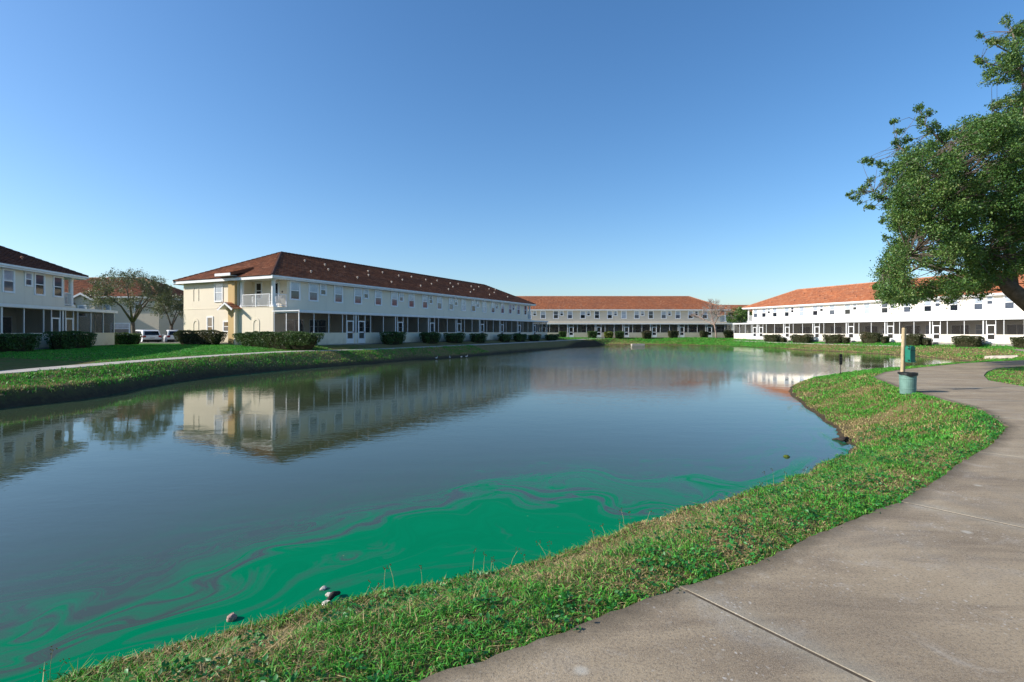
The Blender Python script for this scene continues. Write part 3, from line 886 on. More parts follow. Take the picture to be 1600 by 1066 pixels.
    def door(ta, tb):
        w = tb - ta
        key = ('door', round(w, 2))
        if key not in SH_CACHE:
            f = MB()
            f.box(0, 0.09, -0.02, 0.02, 0.08, 2.02); f.box(w - 0.09, w, -0.02, 0.02, 0.08, 2.02)
            f.box(0.09, w - 0.09, -0.02, 0.02, 1.93, 2.02); f.box(0.09, w - 0.09, -0.02, 0.02, 0.08, 0.50); f.box(0.09, w - 0.09, -0.02, 0.02, 0.98, 1.08)
            s1 = MB().box(0.09, w - 0.09, -0.003, 0.003, 1.08, 1.93); s2 = MB().box(0.09, w - 0.09, -0.003, 0.003, 0.50, 0.98)
            h = MB().box(w - 0.07, w - 0.03, -0.06, -0.02, 0.95, 1.12)
            SH_CACHE[key] = (f.mesh('screen_door', M['alu']), s1.mesh('door_screen', M['screen']), s2.mesh('door_screen', M['screen']), h.mesh('handle', M['vent_clay']))
        f, s1, s2, h = SH_CACHE[key]
        o = obj('screen_door', f, bld, (min(X(ta), X(tb)), -DP + 0.03, 0))
        obj('door_screen', s1, o); obj('door_screen', s2, o); obj('handle', h, o)
    def knee(ta, tb):
        mb = MB(); seg(mb, ta, tb, -DP, -DP + 0.12, -0.6, KH)
        seg(mb, ta, tb, -DP - 0.02, -DP + 0.14, KH, KH + 0.05)
        mb.build('knee_wall', W, bld)
    def divider(t):
        MB().box(X(t) - 0.06, X(t) + 0.06, -DP + 0.12, -0.004, 0.06, TOP).build('divider_wall', W, bld)
    def inner(ta):
        """sliding door and window on the house wall behind the porch"""
        if 'slider' not in SH_CACHE:
            f = MB(); f.box(-0.95, 0.95, -0.05, -0.002, 2.02, 2.1)
            for x in (-0.95, -0.03, 0.89): f.box(x, x + 0.06, -0.05, -0.002, 0.06, 2.02)
            w_ = MB(); w_.box(-0.95, 0.95, -0.05, -0.002, 2.05, 2.12); w_.box(-0.95, 0.95, -0.06, -0.002, 0.88, 0.95); w_.box(-0.89, 0.89, -0.045, -0.002, 1.48, 1.52)
            for x in (-0.95, -0.03, 0.89): w_.box(x, x + 0.06, -0.05, -0.002, 0.95, 2.05)
            SH_CACHE['slider'] = (f.mesh('sliding_door', M['trim']), w_.mesh('window', M['trim']),
                                  {g: MB().box(-0.89, 0.89, -0.03, -0.003, 0.06, 2.02).mesh('pane', M[g]) for g in ('glass', 'glass_shade', 'glass_blind_sky')},
                                  {g: MB().box(-0.89, 0.89, -0.03, -0.003, 0.95, 2.05).mesh('pane', M[g]) for g in ('glass', 'glass_shade', 'glass_blind_sky')})
        f, w_, p1, p2 = SH_CACHE['slider']
        o = obj('sliding_door', f, bld, (X(ta + 1.45), -0.002, 0)); obj('pane', p1[r.choice(['glass', 'glass', 'glass_shade'])], o)
        o = obj('window', w_, bld, (X(ta + 3.95), -0.002, 0)); obj('pane', p2[r.choice(['glass', 'glass_shade', 'glass_blind_sky'])], o)
    if u0 > 0:
        sc_ = u0 / 6.2
        d0, d1 = u0 - 1.1, u0 - 0.3
        knee(0, d0 - 0.06); knee(d1 + 0.06, u0)
        for t in (0.04, 1.5 * sc_, 3.06 * sc_, 4.6 * sc_, d0 - 0.03, d1 + 0.03): post(t, 0.06, KH if t < d0 - 0.1 else 0.0)
        for a, b in ((0.07, 1.5 * sc_), (1.5 * sc_, 3.06 * sc_), (3.06 * sc_, 4.6 * sc_), (4.6 * sc_, d0 - 0.06), (d1 + 0.06, u0 - 0.06)): screen(a, b, KH + 0.05, TOP)
        screen(d0, d1, 2.06, TOP); door(d0, d1); inner(0.6)
    for k, t0 in enumerate(starts):
        te = min(t0 + period, L)
        post(t0, 0.12, 0.0); divider(t0) if t0 > 0.1 else None
        d0, d1 = t0 + 0.32, t0 + 1.12
        knee(t0, d0 - 0.06); knee(d1 + 0.06, te)
        post(d0 - 0.03, 0.06, 0.0); post(d1 + 0.03, 0.06, 0.0)
        screen(t0 + 0.06, d0 - 0.06, KH + 0.05, TOP); screen(d0, d1, 2.06, TOP); door(d0, d1)
        cuts = [d1 + 0.06, t0 + 1.88, t0 + 3.62, te]
        for a, b in zip(cuts[:-1], cuts[1:]):
            if b - a > 0.2: screen(a, b - 0.03, KH + 0.05, TOP)
            if b < te - 0.1: post(b, 0.06)
        if te - t0 > 5: inner(t0)
    post(L - 0.06, 0.12, 0.0)
    # the two end walls of the porch row
    for xe in (0.06, L - 0.06):
        mb = MB(); mb.box(xe - 0.06, xe + 0.06, -DP + 0.12, -0.004, -0.6, KH); mb.box(xe - 0.08, xe + 0.08, -DP + 0.14, -0.004, KH, KH + 0.05)
        mb.build('knee_wall', W, bld)
        b2 = MB(); b2.box(xe - 0.035, xe + 0.035, -DP + 0.07, -0.004, TOP, TOP + 0.12); b2.build('beam', M['alu'], bld)
        for y in (-1.38, -0.05):
            MB().box(xe - 0.03, xe + 0.03, y - 0.03, y + 0.03, KH + 0.05, TOP).build('post', M['alu'], bld)
        for ya, yb in ((-DP + 0.07, -1.41), (-1.35, -0.08)):
            MB().box(xe - 0.002, xe + 0.002, ya, yb, KH + 0.05, TOP).build('screen_panel', M['screen'], bld)
    return bld

# the long shaded row on the left
A = townhouse('townhouse_row', 'long cream townhouse row with brown tile roof and sunlit balcony end', (-18.65, 42.0), (0.4386, 0.8987), 49.6, 0.5, 6.2, 5.4, 8,
              'wall', 'roof_brown', 'cap_brown', 'vent_pale', bal0=True, bal1=True, seed=3)
# its sunlit end wall (local plane x = 0, y is the distance from the front corner)
MB().box(-0.22, -0.002, 4.2, 5.0, -0.6, 5.55).build('stair_tower', M['mustard'], A)
pr = MB(); slope(pr, (-0.95, 5.55, 5.78), (-0.95, 3.75, 5.78), (1.2, 3.75, 6.45), (1.2, 5.55, 6.45))
pr.quad([(-0.95, 3.75, 5.78), (1.2, 3.75, 6.45), (1.2, 3.75, 6.1), (-0.95, 3.75, 5.6)]); pr.quad([(-0.95, 5.55, 5.78), (1.2, 5.55, 6.45), (1.2, 5.55, 6.1), (-0.95, 5.55, 5.6)])
pr.build('tower_roof', M['roof_brown'], A)
MB().box(-0.99, -0.93, 3.72, 5.58, 5.56, 5.77).build('fascia', M['trim'], A)
MB().box(-0.93, 0.3, 3.78, 5.52, 5.55, 5.60).build('soffit', M['soffit'], A)
def gable_hood(bld, x, y, z, half, rise, out, tiles):
    h = MB()
    slope(h, (x, y - half, z), (x - out, y - half, z), (x - out, y, z + rise), (x, y, z + rise))
    slope(h, (x - out, y + half, z), (x, y + half, z), (x, y, z + rise), (x - out, y, z + rise))
    o = h.build('gable_hood', M[tiles], bld)
    tr = MB(); w = 0.13
    for s in (-1, 1):
        tr.quad([(x - out - 0.03, y + s * half, z - 0.02), (x - out - 0.03, y, z + rise - 0.02), (x - out - 0.03, y, z + rise - 0.02 - w * 1.2), (x - out - 0.03, y + s * (half - 0.1), z - 0.02 - w)])
        tr.quad([(x - out - 0.03, y + s * half, z - 0.02), (x - out - 0.03, y, z + rise - 0.02), (x - 0.003, y, z + rise - 0.03), (x - 0.003, y + s * half, z - 0.03)])
    tr.build('rake_trim', M['trim'], o)
    return o
gable_hood(A, 0.0, 4.6, 2.92, 0.95, 0.55, 0.8, 'roof_orange')
MB().box(-0.30, -0.003, 4.03, 4.19, -0.6, 2.9).build('door_jamb', M['wall'], A)
for y, z, w, h, g in ((6.45, 3.66, 0.86, 1.36, ('glass_blind_sky', 'glass_blind_sky')), (7.55, 0.75, 0.60, 1.5, ('glass_shade', 'glass')), (5.5, 1.15, 0.55, 0.72, ('glass', 'glass_shade'))):
    window(A, w, h, (0, y, z), -math.pi / 2, g)
for y, z, h in ((9.4, 3.7, 1.35), (9.4, 0.5, 1.7), (1.9, 0.6, 1.6)):
    nb = MB(); pts = [(-0.36, 0), (-0.36, h - 0.36)] + [(-0.36 * math.cos(a), h - 0.36 + 0.36 * math.sin(a)) for a in np.linspace(0.3, math.pi - 0.3, 6)] + [(0.36, h - 0.36), (0.36, 0)]
    for (u0_, v0_), (u1_, v1_) in zip(pts[:-1], pts[1:]):
        k = 0.86
        q = [(u0_, v0_), (u1_, v1_), (u1_ * k, v1_ * k + 0.03), (u0_ * k, v0_ * k + 0.03)]
        nb.quad([(-0.035, y + a, z + b) for a, b in q]); 
        nb.quad([(-0.035, y + q[0][0], z + q[0][1]), (-0.001, y + q[0][0], z + q[0][1]), (-0.001, y + q[1][0], z + q[1][1]), (-0.035, y + q[1][0], z + q[1][1])])
        nb.quad([(-0.035, y + q[3][0], z + q[3][1]), (-0.001, y + q[3][0], z + q[3][1]), (-0.001, y + q[2][0], z + q[2][1]), (-0.035, y + q[2][0], z + q[2][1])])
    nb.build('blind_arch', M['wall'], A)
# lower wing with its own hipped roof on the street side
MB().box(2.2, 9.0, 11.102, 14.5, -0.6, 5.28).build('wing_wall', M['wall'], A)
wr = MB(); slope(wr, (1.6, 15.1, 5.45), (1.6, 8.5, 5.45), (4.6, 8.5, 7.35), (4.6, 12.0, 7.35)); slope(wr, (9.6, 15.1, 5.45), (1.6, 15.1, 5.45), (4.6, 12.0, 7.35), (6.6, 12.0, 7.35))
slope(wr, (9.6, 8.5, 5.45), (9.6, 15.1, 5.45), (6.6, 12.0, 7.35), (6.6, 8.5, 7.35))
wr.quad([(4.6, 8.5, 7.35), (6.6, 8.5, 7.35), (6.6, 12.0, 7.35), (4.6, 12.0, 7.35)], [(0, 0), (2, 0), (2, 3.5), (0, 3.5)])
wr.build('wing_roof', M['roof_brown'], A)

# far row across the pond, sunlit white row on the right, dark row at the left edge
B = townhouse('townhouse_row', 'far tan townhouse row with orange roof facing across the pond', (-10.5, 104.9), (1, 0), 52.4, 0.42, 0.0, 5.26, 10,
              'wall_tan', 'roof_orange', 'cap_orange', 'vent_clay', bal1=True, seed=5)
C_ = townhouse('townhouse_row', 'white sunlit townhouse row with orange roof behind the oak', (41.3, 94.5), (0.294, -0.956), 54.8, 0.28, 5.7, 5.45, 9,
               'wall_white', 'roof_orange', 'cap_orange', 'vent_clay', bal0=True, seed=8)
pmx, pmy = -34.3, 42.25
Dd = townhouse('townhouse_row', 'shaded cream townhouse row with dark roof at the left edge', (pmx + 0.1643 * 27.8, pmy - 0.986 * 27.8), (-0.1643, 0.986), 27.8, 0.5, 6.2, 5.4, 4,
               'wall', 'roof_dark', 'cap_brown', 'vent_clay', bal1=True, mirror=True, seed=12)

def small_house(name, label, P, rotz, L, D, h, roof, tan=0.475, wall='wall', wins=(), gables=(), tri=()):
    bld = empty(name, (P[0], P[1], P[2]), rotz, label, 'house', 'houses behind the pond rows')
    MB().box(0, L, 0, D, -0.6, h - 0.1).build('wall', M[wall], bld)
    eaves(bld, -0.45, L + 0.45, -0.45, D + 0.45, h, 0.45)
    hip_roof(bld, -0.5, L + 0.5, -0.5, D + 0.5, h + 0.03, tan, roof, 'cap_orange')
    for (x, z, w, hh) in wins: window(bld, w, hh, (x, 0, z), 0)
    for (x, w, hz, out) in gables:
        g = MB(); g.box(x - w, x + w, -out, -0.003, -0.6, hz); 
        g.quad([(x - w, -out, hz), (x + w, -out, hz), (x, -out, hz + w * 0.5)])
        go = g.build('gable_wall', M[wall], bld)
        gr = MB(); o2 = out + 0.3; w2 = w + 0.25; z2 = hz - 0.1; zt = hz + w * 0.5 + 0.04
        slope(gr, (x - w2, 1.5, z2), (x - w2, -o2, z2), (x, -o2, zt), (x, 1.5, zt)); slope(gr, (x + w2, -o2, z2), (x + w2, 1.5, z2), (x, 1.5, zt), (x, -o2, zt))
        gr.build('gable_roof', M[roof], bld)
        tr = MB()
        for s in (-1, 1): tr.quad([(x + s * w2, -o2 - 0.02, z2 + 0.05), (x, -o2 - 0.02, zt + 0.05), (x, -o2 - 0.02, zt - 0.2), (x + s * w2, -o2 - 0.02, z2 - 0.2)])
        tr.build('rake_trim', M['trim'], bld)
        window(bld, 0.9, 1.2, (x, -out, hz - 2.0), 0)
    return bld
small_house('house', 'shaded house with orange roof and white gables behind the small grey-green tree', (-70, 67, 0.5), 0, 26, 11, 5.4, 'roof_brown', wall='wall_tan',
            wins=[(17.0, 0.9, 1.7, 1.3), (18.1, 1.0, 0.6, 0.7), (21.2, 0.8, 2.2, 1.25), (23.5, 3.8, 0.9, 1.3), (19.5, 3.8, 0.9, 1.3)], gables=[(14.2, 2.1, 4.6, 3.0), (17.4, 1.5, 5.0, 1.2)])
E_ = small_house('house', 'sunlit pale house with orange gable porch glimpsed beside the balcony end', (-62, 92, 0.5), 0.25, 20, 10, 5.2, 'roof_orange', wins=[(5.5, 3.5, 0.9, 1.3), (9.5, 0.9, 0.9, 1.3), (11, 3.5, 0.9, 1.3)])
hx = E_
MB().box(7.2, 8.9, -0.24, -0.003, -0.6, 2.7).build('porch_front', M['mustard'], hx)
hd = MB(); slope(hd, (6.7, -0.003, 2.7), (6.7, -1.0, 2.7), (8.05, -1.0, 3.6), (8.05, -0.003, 3.6)); slope(hd, (9.4, -1.0, 2.7), (9.4, -0.003, 2.7), (8.05, -0.003, 3.6), (8.05, -1.0, 3.6))
hd.build('gable_hood', M['roof_orange'], hx)
ht = MB()
for s in (-1, 1): ht.quad([(8.05 + s * 1.35, -1.03, 2.75), (8.05, -1.03, 3.65), (8.05, -1.03, 3.40), (8.05 + s * 1.35, -1.03, 2.5)])
ht.build('rake_trim', M['trim'], hx)
small_house('house', 'distant house whose orange roof shows between the far row and white row', (44, 142, 0.5), 0.0, 28, 11, 5.4, 'roof_orange', wins=[(6, 3.7, 0.9, 1.3), (12, 3.7, 0.9, 1.3)])

# ------------------------------------------------------------------ leaves, hedges, trees
def leaf_cloud(centers, size, jitter=0.5, up=0.25, rng=RNG):
    """folded diamond leaves at the given points -> verts, tris"""
    n = len(centers)
    nrm = rng.normal(size=(n, 3)); nrm[:, 2] += up * 2
    nrm /= np.linalg.norm(nrm, axis=1)[:, None]
    d = rng.normal(size=(n, 3)); d -= (d * nrm).sum(1)[:, None] * nrm; d /= np.linalg.norm(d, axis=1)[:, None]
    s = np.cross(nrm, d)
    L = (size * (1 + jitter * (rng.random(n) - 0.5) * 2))[:, None] if np.ndim(size) == 0 else (size * (1 + jitter * (rng.random(n) - 0.5) * 2))[:, None]
    v0 = centers - d * L * 0.5
    v1 = centers + s * L * 0.30 + nrm * L * 0.10
    v2 = centers + d * L * 0.5
    v3 = centers - s * L * 0.30 + nrm * L * 0.10
    V = np.stack([v0, v1, v2, v3], 1).reshape(-1, 3)
    i = np.arange(n) * 4
    T = np.stack([np.stack([i, i + 1, i + 2], 1), np.stack([i, i + 2, i + 3], 1)], 1).reshape(-1, 3)
    return V, T

M['oak_leaf'] = m_leaf('oak_leaves', [(0.0, (0.028, 0.068, 0.018)), (0.4, (0.055, 0.145, 0.028)), (0.75, (0.15, 0.25, 0.05)), (0.93, (0.19, 0.20, 0.07)), (1.0, (0.24, 0.15, 0.08))], 0.28, 0.5)
M['olive_leaf'] = m_leaf('grey_green_leaves', [(0.0, (0.07, 0.08, 0.045)), (0.5, (0.14, 0.15, 0.085)), (0.9, (0.22, 0.22, 0.13)), (1.0, (0.26, 0.22, 0.14))], 0.25, 0.4)
M['hedge_leaf'] = m_leaf('hedge_leaves', [(0.0, (0.022, 0.055, 0.014)), (0.5, (0.050, 0.115, 0.024)), (0.85, (0.10, 0.165, 0.04)), (1.0, (0.17, 0.12, 0.06))], 0.15, 0.4)
M['hedge_brown'] = m_leaf('brownish_hedge_leaves', [(0.0, (0.035, 0.04, 0.018)), (0.5, (0.06, 0.075, 0.028)), (0.8, (0.10, 0.085, 0.045)), (1.0, (0.19, 0.10, 0.06))], 0.15, 0.3)
M['lime_leaf'] = m_leaf('lime_leaves', [(0.0, (0.10, 0.14, 0.015)), (0.6, (0.17, 0.21, 0.02)), (1.0, (0.26, 0.27, 0.05))], 0.25, 0.3)

def hedge_mesh(L, W, H, leaf, mat, dens, seed, taper=0.74, sub=2.0):
    """clipped shrub: leaves filling the skin of a flared box with lumps"""
    g = np.random.default_rng(seed)
    area = 2 * (L * H + W * H) + L * W
    n = int(area * dens)
    P = g.random((n, 3)) * 2 - 1
    ax = g.choice(3, size=n, p=np.array([W * H * 2, L * H * 2, L * W * 1.1]) / (2 * W * H + 2 * L * H + 1.1 * L * W))
    sg = np.where(g.random(n) < 0.5, -1.0, 1.0)
    for k in range(3):
        m = ax == k
        P[m, k] = sg[m] if k < 2 else 1.0
    # rounded corners
    r = np.linalg.norm(P * np.array([1, 1, 0.9]), axis=1)
    P = P * (1 - 0.16 * np.clip(r - 1.0, 0, 1))[:, None]
    depth = 1 - 0.22 * g.random(n) ** 2 / min(1.0, 2 * W)
    P[:, :2] *= depth[:, None]
    z = (P[:, 2] * 0.5 + 0.5)
    fl = taper + (1 - taper) * z
    x = P[:, 0] * L / 2 * fl; y = P[:, 1] * W / 2 * fl
    lump = 1 + 0.20 * (vnoise(x * 1.0 + seed, y + z * 2, 1.1, seed) - 0.5) + 0.14 * (vnoise(x + seed * 3, y + z, 3.4, seed + 1) - 0.5)
    zz = z * H * lump
    keep = ~((z < 0.22) & (vnoise(x, y, 2.2, seed + 2) > 0.45))
    c = np.stack([x * (0.96 + 0.04 * lump), y * lump, np.maximum(zz, 0.04)], 1)[keep]
    V, T = leaf_cloud(c, leaf, 0.5, 0.3, g)
    rr = np.clip(0.5 * vnoise(c[:, 0] + seed, c[:, 2] * 2, 1.2, 9) + 0.5 * g.random(len(c)), 0, 1)
    return np_mesh('foliage', V, T, M[mat], {'rnd': np.repeat(rr, 4)}, tri=True)

M['hedge_core'] = m_plain('hedge_twigs', (0.030, 0.030, 0.016), 0.95, 0.05, 0.4, 8.0)
def hedge(x, y, L, W, H, rotz, label, leaf=0.09, mat='hedge_leaf', dens=420, seed=1, name='hedge', cat='hedge', group=None):
    z = gz(x, y)
    e = empty(name, (x, y, z - 0.03), rotz, label, cat, group)
    obj('foliage', hedge_mesh(L * 0.94, W, H, leaf, mat, dens, seed), e)
    c = MB()
    c.lathe([(0.36, -0.05), (0.40, 0.3), (0.43, 0.75), (0.40, 0.84), (0.26, 0.88)], 12)
    c.v = [(a * L * 0.98, b * W * 0.98, h * H) for a, b, h in c.v]
    c.build('twigs', M['hedge_core'], e)
    return e

ORD = ['first', 'second', 'third', 'fourth', 'fifth', 'sixth', 'seventh', 'eighth', 'ninth', 'tenth', 'eleventh', 'twelfth']
def on_line(px, p, d):
    """point on the plan line p + t d that lies under the bearing px"""
    r = (px - 800.0) / F
    t = (r * p[1] - p[0]) / (d[0] - r * d[1])
    return p[0] + t * d[0], p[1] + t * d[1]
def hedge_between(xa, xb, p, d, **kw):
    a, b = on_line(xa, p, d), on_line(xb, p, d)
    L = math.hypot(b[0] - a[0], b[1] - a[1])
    return hedge((a[0] + b[0]) / 2, (a[1] + b[1]) / 2, max(0.7, L), kw.pop('W', 1.1), kw.pop('H', 1.15), math.atan2(b[1] - a[1], b[0] - a[0]), **kw)

ux, uy = 0.4386, 0.8987
end_p = (-18.65 - 0.4386 * 1.5, 42.0 - 0.8987 * 1.5)
hedge_between(272, 354, end_p, (-uy, ux), label='brownish clipped hedge under the left half of the sunlit end wall', mat='hedge_brown', seed=21, H=1.1, W=1.2, group='clipped hedges at the balcony end')
hedge_between(362, 511, end_p, (-uy, ux), label='long green clipped hedge running past the screened porch corner', mat='hedge_leaf', seed=22, H=1.12, W=1.5, dens=520, group='clipped hedges at the balcony end')
fp = (-18.65 + uy * 3.9, 42.0 - ux * 3.9)
for k, (a, b) in enumerate(((595, 633), (657, 687), (695, 725), (736, 759), (780, 797), (803, 821), (827, 843), (853, 872))):
    hedge_between(a, b, fp, (ux, uy), label='%s dark shrub along the shaded porch fronts, counted from the long green hedge' % ORD[k], seed=30 + k, H=0.92 + 0.15 * rnd.random(), W=1.0, leaf=0.10, dens=300,
                  name='shrub', cat='shrub', group='shrubs in front of the shaded porches')
lp = (-31.6 + 1.2, 42.7 + 0.2); ld = (0.1643, -0.986)
for k, (a, b, lab) in enumerate(((-10, 57, 'dark shrub at the left edge in front of the shaded porch'), (74, 147, 'dark wide shrub before the second screen door of the shaded porch'))):
    hedge_between(a, b, lp, ld, label=lab, seed=50 + k, H=1.08, W=1.1, name='shrub', cat='shrub', group='shrubs in front of the left edge row')
hedge(-32.0, 44.6, 2.4, 1.2, 1.05, 0.3, 'dark low shrub beside the trunk of the grey-green tree', seed=53, name='shrub', cat='shrub', group='shrubs in front of the left edge row')
for k, (a, b, H, mt) in enumerate(((872, 886, 1.2, 'hedge_leaf'), (917, 934, 1.3, 'hedge_leaf'), (943, 959, 1.25, 'lime_leaf'), (960, 976, 1.3, 'hedge_leaf'), (1002, 1019, 1.3, 'hedge_brown'), (1043, 1061, 1.3, 'hedge_brown'),
                                   (1093, 1107, 1.2, 'hedge_brown'), (1130, 1150, 1.35, 'hedge_brown'))):
    hedge_between(a, b, (0, 100.6), (1, 0), label=('lime yellow shrub in front of the far tan row' if mt == 'lime_leaf' else '%s shrub in front of the far tan row, counted from its left' % ORD[k]),
                  seed=60 + k, H=H, W=1.3, leaf=0.16, dens=150, mat=mt, name='shrub', cat='shrub', group='shrubs in front of the far row')
rp = (41.3 - 0.956 * 3.9, 94.5 - 0.294 * 3.9); rd = (0.294, -0.956)
for k, (a, b, H) in enumerate(((1194, 1219, 1.25), (1222, 1227, 0.8), (1235, 1270, 1.25), (1287, 1319, 1.2), (1320, 1325, 0.8), (1344, 1379, 1.25), (1380, 1386, 0.8), (1410, 1444, 1.3), (1445, 1453, 0.8), (1487, 1538, 1.15), (1578, 1640, 1.2))):
    small = b - a < 10
    hedge_between(a, b, rp, rd, label='%s %sshrub before the white sunlit row, counted from its far end' % (ORD[k], 'small ' if small else 'wide clipped '),
                  seed=80 + k, H=H, W=1.0 if small else 1.3, leaf=0.13, dens=220, mat='hedge_brown', name='shrub', cat='shrub', group='shrubs in front of the sunlit row')

def tree(name, label, base, trunk, limbs, clumps, leaf, mat, bark='bark', per=220, seed=1, cat='tree', group=None, twig_r=0.017):
    """trunk: [(x,y,z,r)...]; limbs: lists of the same; clumps: (x,y,z,radius) leafy sprays, each joined to the nearest limb by a twig"""
    g = np.random.default_rng(seed)
    e = empty(name, base, 0, label, cat, group)
    rel = lambda p: (p[0] - base[0], p[1] - base[1], p[2] - base[2])
    MB().tube([rel(p) for p in trunk], [p[3] for p in trunk], 10).build('trunk', M[bark], e, smooth=True)
    nodes = []
    for l in limbs:
        MB().tube([rel(p) for p in l], [p[3] for p in l], 7).build('limb', M[bark], e, smooth=True)
        for a, b in zip(l[:-1], l[1:]):
            for t in np.linspace(0, 1, 6):
                nodes.append([a[k] + (b[k] - a[k]) * t for k in range(4)])
    nodes = np.array(nodes)
    tw = MB(); C = []
    for (x, y, z, r) in clumps:
        p = np.array([x, y, z])
        d = np.linalg.norm(nodes[:, :3] - p, axis=1) + 0.6 * np.maximum(0, nodes[:, 2] - z)
        q = nodes[d.argmin()]
        mid = (q[:3] + p) / 2 + g.normal(size=3) * 0.06 * np.linalg.norm(q[:3] - p) + np.array([0, 0, 0.06 * np.linalg.norm(q[:3] - p)])
        r0 = min(q[3] * 0.6, twig_r * (1 + 0.5 * np.linalg.norm(q[:3] - p)))
        tw.tube([rel(q[:3]), rel(mid), rel(p)], [r0, r0 * 0.6, r0 * 0.3], 4)
        m = max(6, int(per * r ** 1.8))
        ns = max(3, int(m / 14))
        sub = g.normal(size=(ns, 3)); sub *= (g.random(ns) ** 0.4 / np.linalg.norm(sub, axis=1))[:, None] * r
        sub[:, 2] *= 0.75
        for sp in sub[:3]:
            tw.tube([rel(p), rel(p + sp * 0.9)], [r0 * 0.3, 0.006], 3)
        idx = g.integers(0, ns, m)
        C.append(p + sub[idx] + g.normal(size=(m, 3)) * min(0.16, 0.26 * r))
    t = tw.build('twigs', M[bark], e)
    t['kind'] = 'stuff'
    if leaf:
        C = np.concatenate(C) - np.array(base)
        V, T = leaf_cloud(C, leaf, 0.45, 0.3, g)
        rr = np.clip(0.45 * vnoise(C[:, 0] + C[:, 1] * 0.3, C[:, 2], 1.1, seed) + 0.6 * g.random(len(C)) - 0.02, 0, 1)
        me = np_mesh('crown', V, T, M[mat], {'rnd': np.repeat(rr, 4)}, tri=True)
        c = obj('crown', me, e)
    return e

# the big live oak on the right: positions worked out in metres from the photograph's bearings
def at(px, py, d): return ((px - 800) / F * d, d, CAM_Z + (518 - py) / F * d)
g = np.random.default_rng(4)
cl = []
def add(px, py, r_px, n=1, dmin=24.5, dmax=27.5):
    for _ in range(n):
        d = g.uniform(dmin, dmax)
        a = g.uniform(0, 6.28); q = r_px * math.sqrt(g.random()) * 0.7
        x, y, z = at(px + q * math.cos(a), py + q * math.sin(a), d)
        cl.append((x, y, z, max(0.16, r_px / 32 * g.uniform(0.5, 0.85))))
for s in ((1578, 32, 9), (1585, 52, 10), (1572, 65, 8), (1590, 75, 14), (1535, 55, 6), (1545, 66, 8), (1556, 72, 7), (1528, 93, 5), (1540, 97, 8), (1556, 104, 9), (1570, 92, 9), (1585, 100, 12), (1575, 122, 10), (1595, 118, 14), (1560, 130, 6), (1598, 45, 10),
          (1550, 172, 9), (1565, 162, 9), (1585, 160, 12), (1552, 190, 9), (1575, 185, 16), (1596, 150, 8), (1432, 172, 7), (1440, 188, 9), (1452, 178, 6), (1450, 205, 9), (1462, 198, 8), (1475, 215, 10), (1490, 210, 8), (1398, 192, 5), (1406, 206, 6), (1416, 218, 7), (1396, 225, 6),
          (1408, 232, 10), (1348, 250, 5), (1360, 256, 7), (1376, 260, 7), (1390, 268, 7), (1330, 305, 5), (1342, 312, 8), (1350, 295, 7), (1362, 285, 7), (1372, 305, 10), (1385, 320, 9), (1360, 322, 6), (1385, 285, 8), (1378, 345, 5), (1384, 372, 6), (1386, 400, 7), (1380, 420, 6), (1370, 448, 6),
          (1384, 455, 10), (1400, 468, 7), (1425, 466, 8), (1450, 460, 10), (1487, 470, 7), (1495, 458, 9), (1520, 455, 9), (1505, 445, 8), (1535, 462, 6), (1374, 440, 10), (1380, 460, 9), (1392, 470, 8), (1388, 430, 12), (1410, 462, 10), (1545, 120, 10), (1590, 60, 14), (1580, 100, 14), (1592, 175, 14), (1530, 200, 14), (1515, 215, 12)):
    add(s[0], s[1], s[2] * 1.25, 3)
# body of the crown
for _ in range(1050):
    px, py = g.uniform(1372, 1640), g.uniform(190, 466)
    left = np.interp(py, [165, 200, 240, 270, 300, 340, 380, 420, 450, 470], [1560, 1500, 1425, 1402, 1392, 1385, 1392, 1390, 1378, 1400])
    bottom = np.interp(px, [1375, 1400, 1440, 1480, 1520, 1560, 1600, 1640], [462, 470, 464, 468, 456, 440, 428, 420])
    left -= 26 * (vnoise(np.array([py]), np.array([3.0]), 1 / 17.0, 5)[0] - 0.55) * 2
    if px < left or py > bottom + 10 * (vnoise(np.array([px]), np.array([9.0]), 1 / 14.0, 6)[0] - 0.6) * 2: continue
    hole = vnoise(np.array([px]), np.array([py]), 1 / 30.0, 8)[0]
    if hole > 0.68: continue
    add(px, py, g.uniform(14, 22), 1, 21.5, 29.5)
for _ in range(240):          # the rest of the crown, to the right of the frame
    a, b, c = g.normal(size=3); k = g.uniform(0.6, 1) / math.sqrt(a * a + b * b + c * c)
    x, y, z = 30.5 + a * k * 7.0, 26 + b * k * 7.0, 10.0 + c * k * 6.5
    if x / y * F + 800 > 1598 and z > 3.2: cl.append((x, y, z, g.uniform(0.4, 0.7)))
def A3(px, py, d, r): return (*at(px, py, d), r)
oak_base = (26.9, 26.2, 0.0)
fork = at(1580, 452, 26.0)
